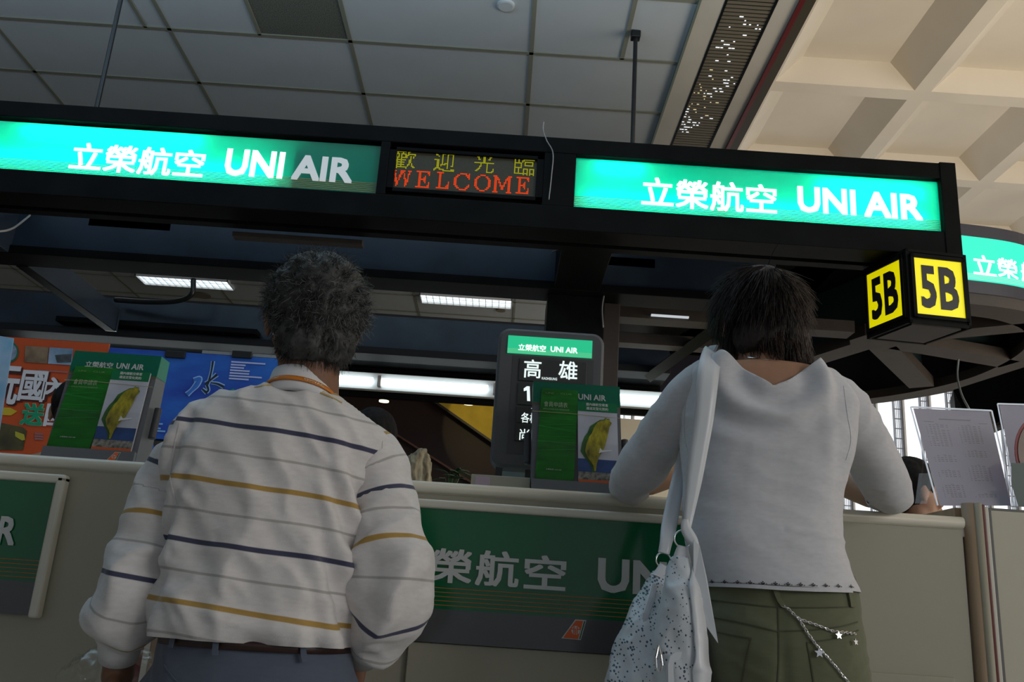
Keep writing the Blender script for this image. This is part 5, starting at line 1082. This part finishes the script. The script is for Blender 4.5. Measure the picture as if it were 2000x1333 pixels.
for x, y, r_ in ((1597, 1277, .0085), (1633, 1243, .0065), (1672, 1256, .006)):
    q = hit(wtb, min(x, 1664), y, .006)
    if not q: continue
    c, n = q; t = np.cross(n, (0, 0, 1)); t /= np.linalg.norm(t); u = np.cross(t, n); c = c-u*0; pts = [c+(t*math.sin(a)+u*math.cos(a))*(r_ if k % 2 == 0 else r_*.45) for k, a in enumerate(np.linspace(0, 2*math.pi, 10, endpoint=False))]
    G().prism(pts, n*.002).make('star', M['steel'], ch_)
nk = G(); ribbon(nk, wb, [(1462, 699), (1492, 703), (1520, 706)], .0016, .001, .0012); 
if nk.v: d = thing('necklace', 'fine silver necklace at the woman nape', 'necklace', at(1492, 703, 1.66)); nk.make('chain', M['steel'], d)
# woman's hair: layered dark crop falling to the nape
dk = mat('dark_brown_hair', (.009, .007, .007), .55, col2=(.022, .013, .011), vs=60, stretch=(1, 1, .2))
hg = G(); wcc = wc+Rw @ np.array([0, -.012, .026]); hg.ell(wcc, (.080, .096, .089), Rw, 30, 18)
hg.ell(wc+Rw @ np.array([.0, -.045, -.040]), (.070, .050, .060), Rw, 24, 14); hg.ell(wc+Rw @ np.array([.012, -.050, -.078]), (.054, .034, .032), Rw, 20, 12)
def wgrow(p):
    l = Rw.T @ (p-wc); return not (l[1] > .045 and l[2] < .06) and not (l[2] < -.03 and l[1] > .015) and l[2] > -.125
wcap, whb, _ = finish('hair', hg, dk, wom, None, .0045, 2, lambda p, n: .003*ridge(p, 26, (1.6, 1.6, .3), 12), wgrow); wcap['label'] = 'short layered dark brown hair'
radw = (.0795, .0955, .0885)
def gw(u): l = u*np.array(radw)+np.array([0, -.012, .026]); return not (l[1] > .035 and l[2] < .06) and l[2] > -.045
def flw(u, nl, r_):
    c = np.array([.05, -.35, .93]); c /= np.linalg.norm(c); d = -(c-nl*(c@nl)); d = d/(np.linalg.norm(d)+.1); return d+nl*.05+r_.normal(size=3)*.07
lw_ = lambda u, r_: r_.uniform(.05, .085)
for n_, sd_, mm, gg in ((5200, 21, dk, gw), (600, 22, mat('reddish_strand', (.07, .025, .015), .35), lambda u: gw(u) and u[0] > .35 and u[1] < .3), (300, 27, mat('glossy_black_strand', (.012, .012, .015), .3), gw)):
    V, F = hairgeo(wcc, Rw, 1.0, n_, radw, gg, lw_, flw, (.05, .55), 6, .0010, sd_, .16); mobj('hair_strands', V, F, mm, wcap)['kind'] = 'stuff'
nc = wc+Rw @ np.array([.014, -.046, -.045]); rn = (.072, .050, .050)
for n_, sd_, mm in ((1900, 25, dk), (260, 26, bpy.data.materials['reddish_strand'])):
    V, F = hairgeo(nc, Rw, 1.0, n_, rn, lambda u: u[1] < .5 and u[2] > -.8, lambda u, r_: r_.uniform(.038, .062)+.014*u[0], lambda u, nl, r_: np.array([-u[0]*.25+.10, .1, -1])+nl*.12+r_.normal(size=3)*.08, (.07, .3), 5, .0010, sd_, .25); mobj('hair_strands', V, F, mm, wcap)['kind'] = 'stuff'
# ---------------------------------------------------------------- shoulder bag
BY = 1.60
bag = thing('shoulder_bag', 'slouchy white perforated shoulder bag hanging at the woman left side', 'bag', at(1290, 1333, BY))
pw = mat('white_perforated_leather', (.60, .64, .68), .38, bump=.1, bs=250)
nt = pw.node_tree; N = nt.nodes; tc = N.new('ShaderNodeTexCoord'); vo = N.new('ShaderNodeTexVoronoi'); vo.inputs['Scale'].default_value = 215; vo.inputs['Randomness'].default_value = .55
mp = N.new('ShaderNodeMapping'); mp.inputs['Scale'].default_value = (1, .02, .8); mp.inputs['Rotation'].default_value = (0, .5, 0); nt.links.new(tc.outputs['Object'], mp.inputs[0]); nt.links.new(mp.outputs[0], vo.inputs['Vector'])
sz = N.new('ShaderNodeTexNoise'); sz.inputs['Scale'].default_value = 60; nt.links.new(mp.outputs[0], sz.inputs['Vector']); th = N.new('ShaderNodeMath'); th.operation = 'MULTIPLY_ADD'; th.inputs[1].default_value = .68; th.inputs[2].default_value = -.03; nt.links.new(sz.outputs['Fac'], th.inputs[0])
lt = N.new('ShaderNodeMath'); lt.operation = 'LESS_THAN'; nt.links.new(vo.outputs['Distance'], lt.inputs[0]); nt.links.new(th.outputs[0], lt.inputs[1]); x = N.new('ShaderNodeMix'); x.data_type = 'RGBA'; x.inputs[6].default_value = (.60, .64, .68, 1); x.inputs[7].default_value = (.05, .09, .14, 1)
nt.links.new(lt.outputs[0], x.inputs[0]); nt.links.new(x.outputs[2], N['Principled BSDF'].inputs['Base Color'])
sm_ = mat('smooth_white_leather', (.62, .65, .69), .33, var=.03, vs=8)
def bagf(p, n): return .005*ridge((p[0]*1.2+.30*p[2], p[1], p[2]*.35), 20, (1, 1, 1), 3)+.003*ridge((p[0]+.3*p[2], p[1], p[2]*.4), 45, (1, 1, 1), 5)
def bp(lx, ly, rx, ry, Y, d, e=2.2): return pr(lx, ly, rx, ry, Y, d, e)
g = G(); g.rings(rsm([bp(1278, 1118, 1300, 1120, 1.66, .014), bp(1262, 1150, 1316, 1150, 1.66, .024), bp(1235, 1190, 1345, 1192, 1.65, .04), bp(1215, 1230, 1360, 1235, 1.64, .05), bp(1200, 1280, 1372, 1290, 1.63, .058), bp(1188, 1333, 1376, 1340, 1.62, .062), bp(1185, 1400, 1372, 1410, 1.62, .062), bp(1200, 1450, 1350, 1460, 1.62, .05)], 5), 36)
finish('back_panel', g, pw, bag, None, .0045, 3, bagf)
g = G(); g.rings(rsm([bp(1316, 1088, 1346, 1090, 1.575, .010), bp(1308, 1118, 1352, 1120, 1.575, .020), bp(1300, 1160, 1362, 1165, 1.565, .03), bp(1290, 1210, 1370, 1215, 1.56, .036), bp(1282, 1260, 1375, 1270, 1.56, .04), bp(1276, 1333, 1378, 1340, 1.56, .042), bp(1275, 1400, 1370, 1405, 1.56, .04)], 5), 32)
fb, fbb, _ = finish('front_panel', g, pw, bag, None, .004, 3, bagf)
g = G(); ribbon(g, fbb, [(1350, 1095), (1356, 1160), (1365, 1230), (1369, 1290), (1368, 1350)], .03, .001, .003, 8, [.010, .026, .034, .036, .036]); g.make('side_gusset', sm_, bag, smooth=True)
g = G(); pp = [(1303, 1345), (1302, 1300), (1306, 1282), (1316, 1274), (1334, 1272), (1348, 1276), (1355, 1288), (1357, 1345)]
for k_, (dd_, sc_) in enumerate(((0, 1), (-.004, .94))): pass
P0_ = np.array([at(x, y, 1.520) for x, y in pp]); c_ = P0_.mean(0); k_ = len(pp); v_ = np.vstack([P0_+np.array([0, .02, 0]), P0_, c_+(P0_-c_)*.93+np.array([0, -.004, 0])])
mobj('pocket', v_, [(i+a*k_, (i+1) % k_+a*k_, (i+1) % k_+(a+1)*k_, i+(a+1)*k_) for a in (0, 1) for i in range(k_)]+[tuple(range(2*k_, 3*k_))], sm_, bag)
g = G(); 
g.tube([at(1286, 1262, 1.52), at(1281, 1285, 1.515), at(1282, 1305, 1.515), at(1289, 1316, 1.52), at(1294, 1300, 1.515), at(1291, 1280, 1.515), at(1286, 1262, 1.52)], .0016, 8).make('hook', M['steel'], bag)
g = G(); g.tube([at(1278, 1142, 1.625), at(1272, 1170, 1.61), at(1262, 1200, 1.60), at(1258, 1222, 1.60)], [.005, .007, .006, .002], 8, True, .4, (0, 1, 0)).make('tassel', sm_, bag)
for (x, y, Y, r_) in ((1334, 1054, 1.575, .0150), (1296, 1095, 1.655, .0135)):
    c = at(x, y, Y); G().tube([c+np.array([r_*math.cos(t), .003*math.sin(t), r_*math.sin(t)]) for t in np.linspace(0, 6.283, 28)], .0016, 8, False).make('ring', M['steel'], bag, smooth=True)
def strip(pts, wds, Y=None, th=.0035):
    """flat strap through (x, y, depth) with widths in metres"""
    P = spline([at(x, y, Y_) for x, y, Y_ in pts], 6); W2 = spline([(q, 0, 0) for q in wds], 6)[:, 0]; t = np.gradient(P, axis=0); g = G(); v = []
    for i in range(len(P)):
        n = np.array([0, -1, .0])-t[i]*0; s_ = np.cross(t[i], n); s_ /= np.linalg.norm(s_); n2 = np.cross(s_, t[i]); n2 /= np.linalg.norm(n2)
        for a, b in ((-1, 0), (-1, 1), (-.33, 1.25), (.33, 1.25), (1, 1), (1, 0)): v.append(P[i]+s_*a*W2[i]/2+n2*b*th)
    k = len(P); return g.add(v, [(6*i+a, 6*i+(a+1) % 6, 6*i+6+(a+1) % 6, 6*i+6+a) for i in range(k-1) for a in range(6)]+[tuple(range(6)), tuple(range(6*k-6, 6*k))[::-1]])
strip([(1392, 690, 1.74), (1390, 696, 1.66), (1384, 720, 1.605), (1380, 760, 1.585), (1374, 820, 1.58), (1364, 880, 1.58), (1355, 940, 1.58), (1346, 1000, 1.58), (1342, 1032, 1.577)], [.040, .041, .040, .038, .034, .032, .027, .018, .012]).make('strap', sm_, bag, smooth=True)
strip([(1392, 689, 1.74), (1380, 715, 1.81), (1360, 800, 1.80), (1335, 900, 1.76), (1320, 960, 1.72), (1306, 1030, 1.68), (1300, 1062, 1.66), (1296, 1082, 1.655)], [.038, .036, .034, .028, .027, .028, .022, .02]).make('strap', sm_, bag, smooth=True)
strip([(1338, 1015, 1.572), (1340, 1035, 1.57), (1352, 1056, 1.568), (1361, 1072, 1.566)], [.010, .018, .018, .010]).make('strap_knot', sm_, bag, smooth=True)
p = [at(1354, 1056, 1.560), at(1366, 1066, 1.560), at(1380, 1130, 1.555), at(1402, 1257, 1.535), at(1368, 1208, 1.545), at(1354, 1140, 1.555)]
G().prism(p, (0, -.0025, 0)).make('strap_tail', sm_, bag)
strip([(1334, 1068, 1.574), (1332, 1080, 1.573), (1331, 1100, 1.570)], [.018, .024, .034]).make('ring_tab', sm_, bag, smooth=True); strip([(1296, 1106, 1.655), (1292, 1116, 1.65), (1288, 1130, 1.645)], [.016, .02, .03]).make('ring_tab', sm_, bag, smooth=True)
# ---------------------------------------------------------------- clear plastic carrier bag at the man's hand
pb = thing('plastic_bag', 'crumpled clear plastic bag hanging from the man left hand', 'bag', at(230, 1330, 1.66))
g = G(); g.rings(rsm([pr(215, 1275, 262, 1280, 1.68, .02), pr(165, 1290, 290, 1295, 1.69, .05), pr(135, 1325, 305, 1333, 1.70, .07), pr(130, 1400, 310, 1410, 1.70, .08), pr(150, 1480, 300, 1490, 1.70, .07)], 4), 30)
finish('sheet', g, clearmat('clear_plastic_film', gl=.02, rough=.08), pb, None, .006, 1, lambda p, n: .012*ridge(p, 22, (1, 1, 1), 5)+.006*ridge(p, 60, (1, 1, 1), 2))
# ---------------------------------------------------------------- staff behind the counter
def clerk(px, py, Y, yaw, lab, hairc, shirtc, lean=0., sk='skin', s=.95, low=0.):
    c = at(px, py, Y); o_ = (c[0], Y-.03, 0); g = G(); R = headgeo(g, c, yaw, s, lean)
    b = c+np.array([0, 0, -.13]); g.limb([c+np.array([0, -.01, -.06]), b], [.045, .05], 14)
    sz_ = b[2]-.06; hp = sz_-.42
    g.rings(rsm([(b+np.array([0, 0, .0]), np.array([.06, 0, 0]), np.array([0, .05, 0]), 2.2), (b+np.array([0, 0, -.06]), np.array([.16, 0, 0]), np.array([0, .08, 0]), 2.2), (b+np.array([0, 0, -.25]), np.array([.15, 0, 0]), np.array([0, .10, 0]), 2.2), (b+np.array([0, 0, -.48]), np.array([.15, 0, 0]), np.array([0, .11, 0]), 2.2)], 4), 30)
    D = np.array([-math.sin(yaw), math.cos(yaw), 0])
    for q in (-1, 1):
        sh_ = b+np.array([q*.16, 0, -.09]); el_ = sh_+np.array([q*.05, .0, -.25]); wr_ = el_-D*.0+np.array([-q*.05, -.22, .0]); g.limb([sh_, el_, wr_], [.045, .038, .027], 14); hand(g, wr_, (-q*.2, -1, 0), (0, 0, -1), q, .9, .3)
        hp_ = b+np.array([q*.08, 0, -.48]); kn = hp_+np.array([0, -.25, -.02]); g.limb([hp_, kn, (kn[0], kn[1], .09)], [.08, .06, .04], 14); g.limb([(kn[0], kn[1]+.02, .045), (kn[0], kn[1]-.12, .035)], [.038, .03], 10)
    m, bm_, _ = finish('person', g, M[sk], None, o_, .0065, 3); meta(m, lab, 'person'); eyes(m, c, R, s, M['iris'])
    g = G(); g.rings(rsm([(b+np.array([0, 0, -.02]), np.array([.07, 0, 0]), np.array([0, .06, 0]), 2.2), (b+np.array([0, 0, -.06]), np.array([.175, 0, 0]), np.array([0, .09, 0]), 2.2), (b+np.array([0, 0, -.25]), np.array([.165, 0, 0]), np.array([0, .115, 0]), 2.2), (b+np.array([0, 0, -.5]), np.array([.165, 0, 0]), np.array([0, .12, 0]), 2.2)], 4), 30)
    for q in (-1, 1): sh_ = b+np.array([q*.16, 0, -.09]); g.limb([sh_, sh_+np.array([q*.05, 0, -.24])], [.055, .05], 14)
    finish('jacket', g, fab('jacket_cloth_'+hairc, shirtc), m, None, .008, 3)
    g = G(); g.ell(c+R @ np.array([0, -.014*s, .026*s]), np.array((.083, .098, .090))*s, R, 24, 16); g.ell(c+R @ np.array([0, -.05, -.03])*s, np.array((.06, .045, .06))*s, R, 20, 12)
    kp = lambda p: not ((R.T @ (p-c))[1] > .03 and (R.T @ (p-c))[2] < .055) and not ((R.T @ (p-c))[1] > .0 and (R.T @ (p-c))[2] < -.0)
    finish('hair', g, bpy.data.materials.get('black_matt_hair') or mat('black_matt_hair', (.010, .009, .009), .75, var=.4, vs=90, spec=.15), m, None, .006, 1, lambda p, n: .004*ridge(p, 40, (1.5, 1.5, .5), 5), kp); return m
clerk(726, 862, 3.0, .2, 'dark-haired clerk mostly hidden behind the man shoulder', 'a', (.05, .05, .07))
clerk(1782, 962, 2.9, -math.pi/2+.15, 'dark-haired clerk in profile seen through the clear screen at right', 'b', (.4, .42, .45), -.2)
clerk(150, 806, 2.9, .5, 'clerk half hidden between the orange poster and the left brochure holder', 'c', (.06, .04, .04), 0)
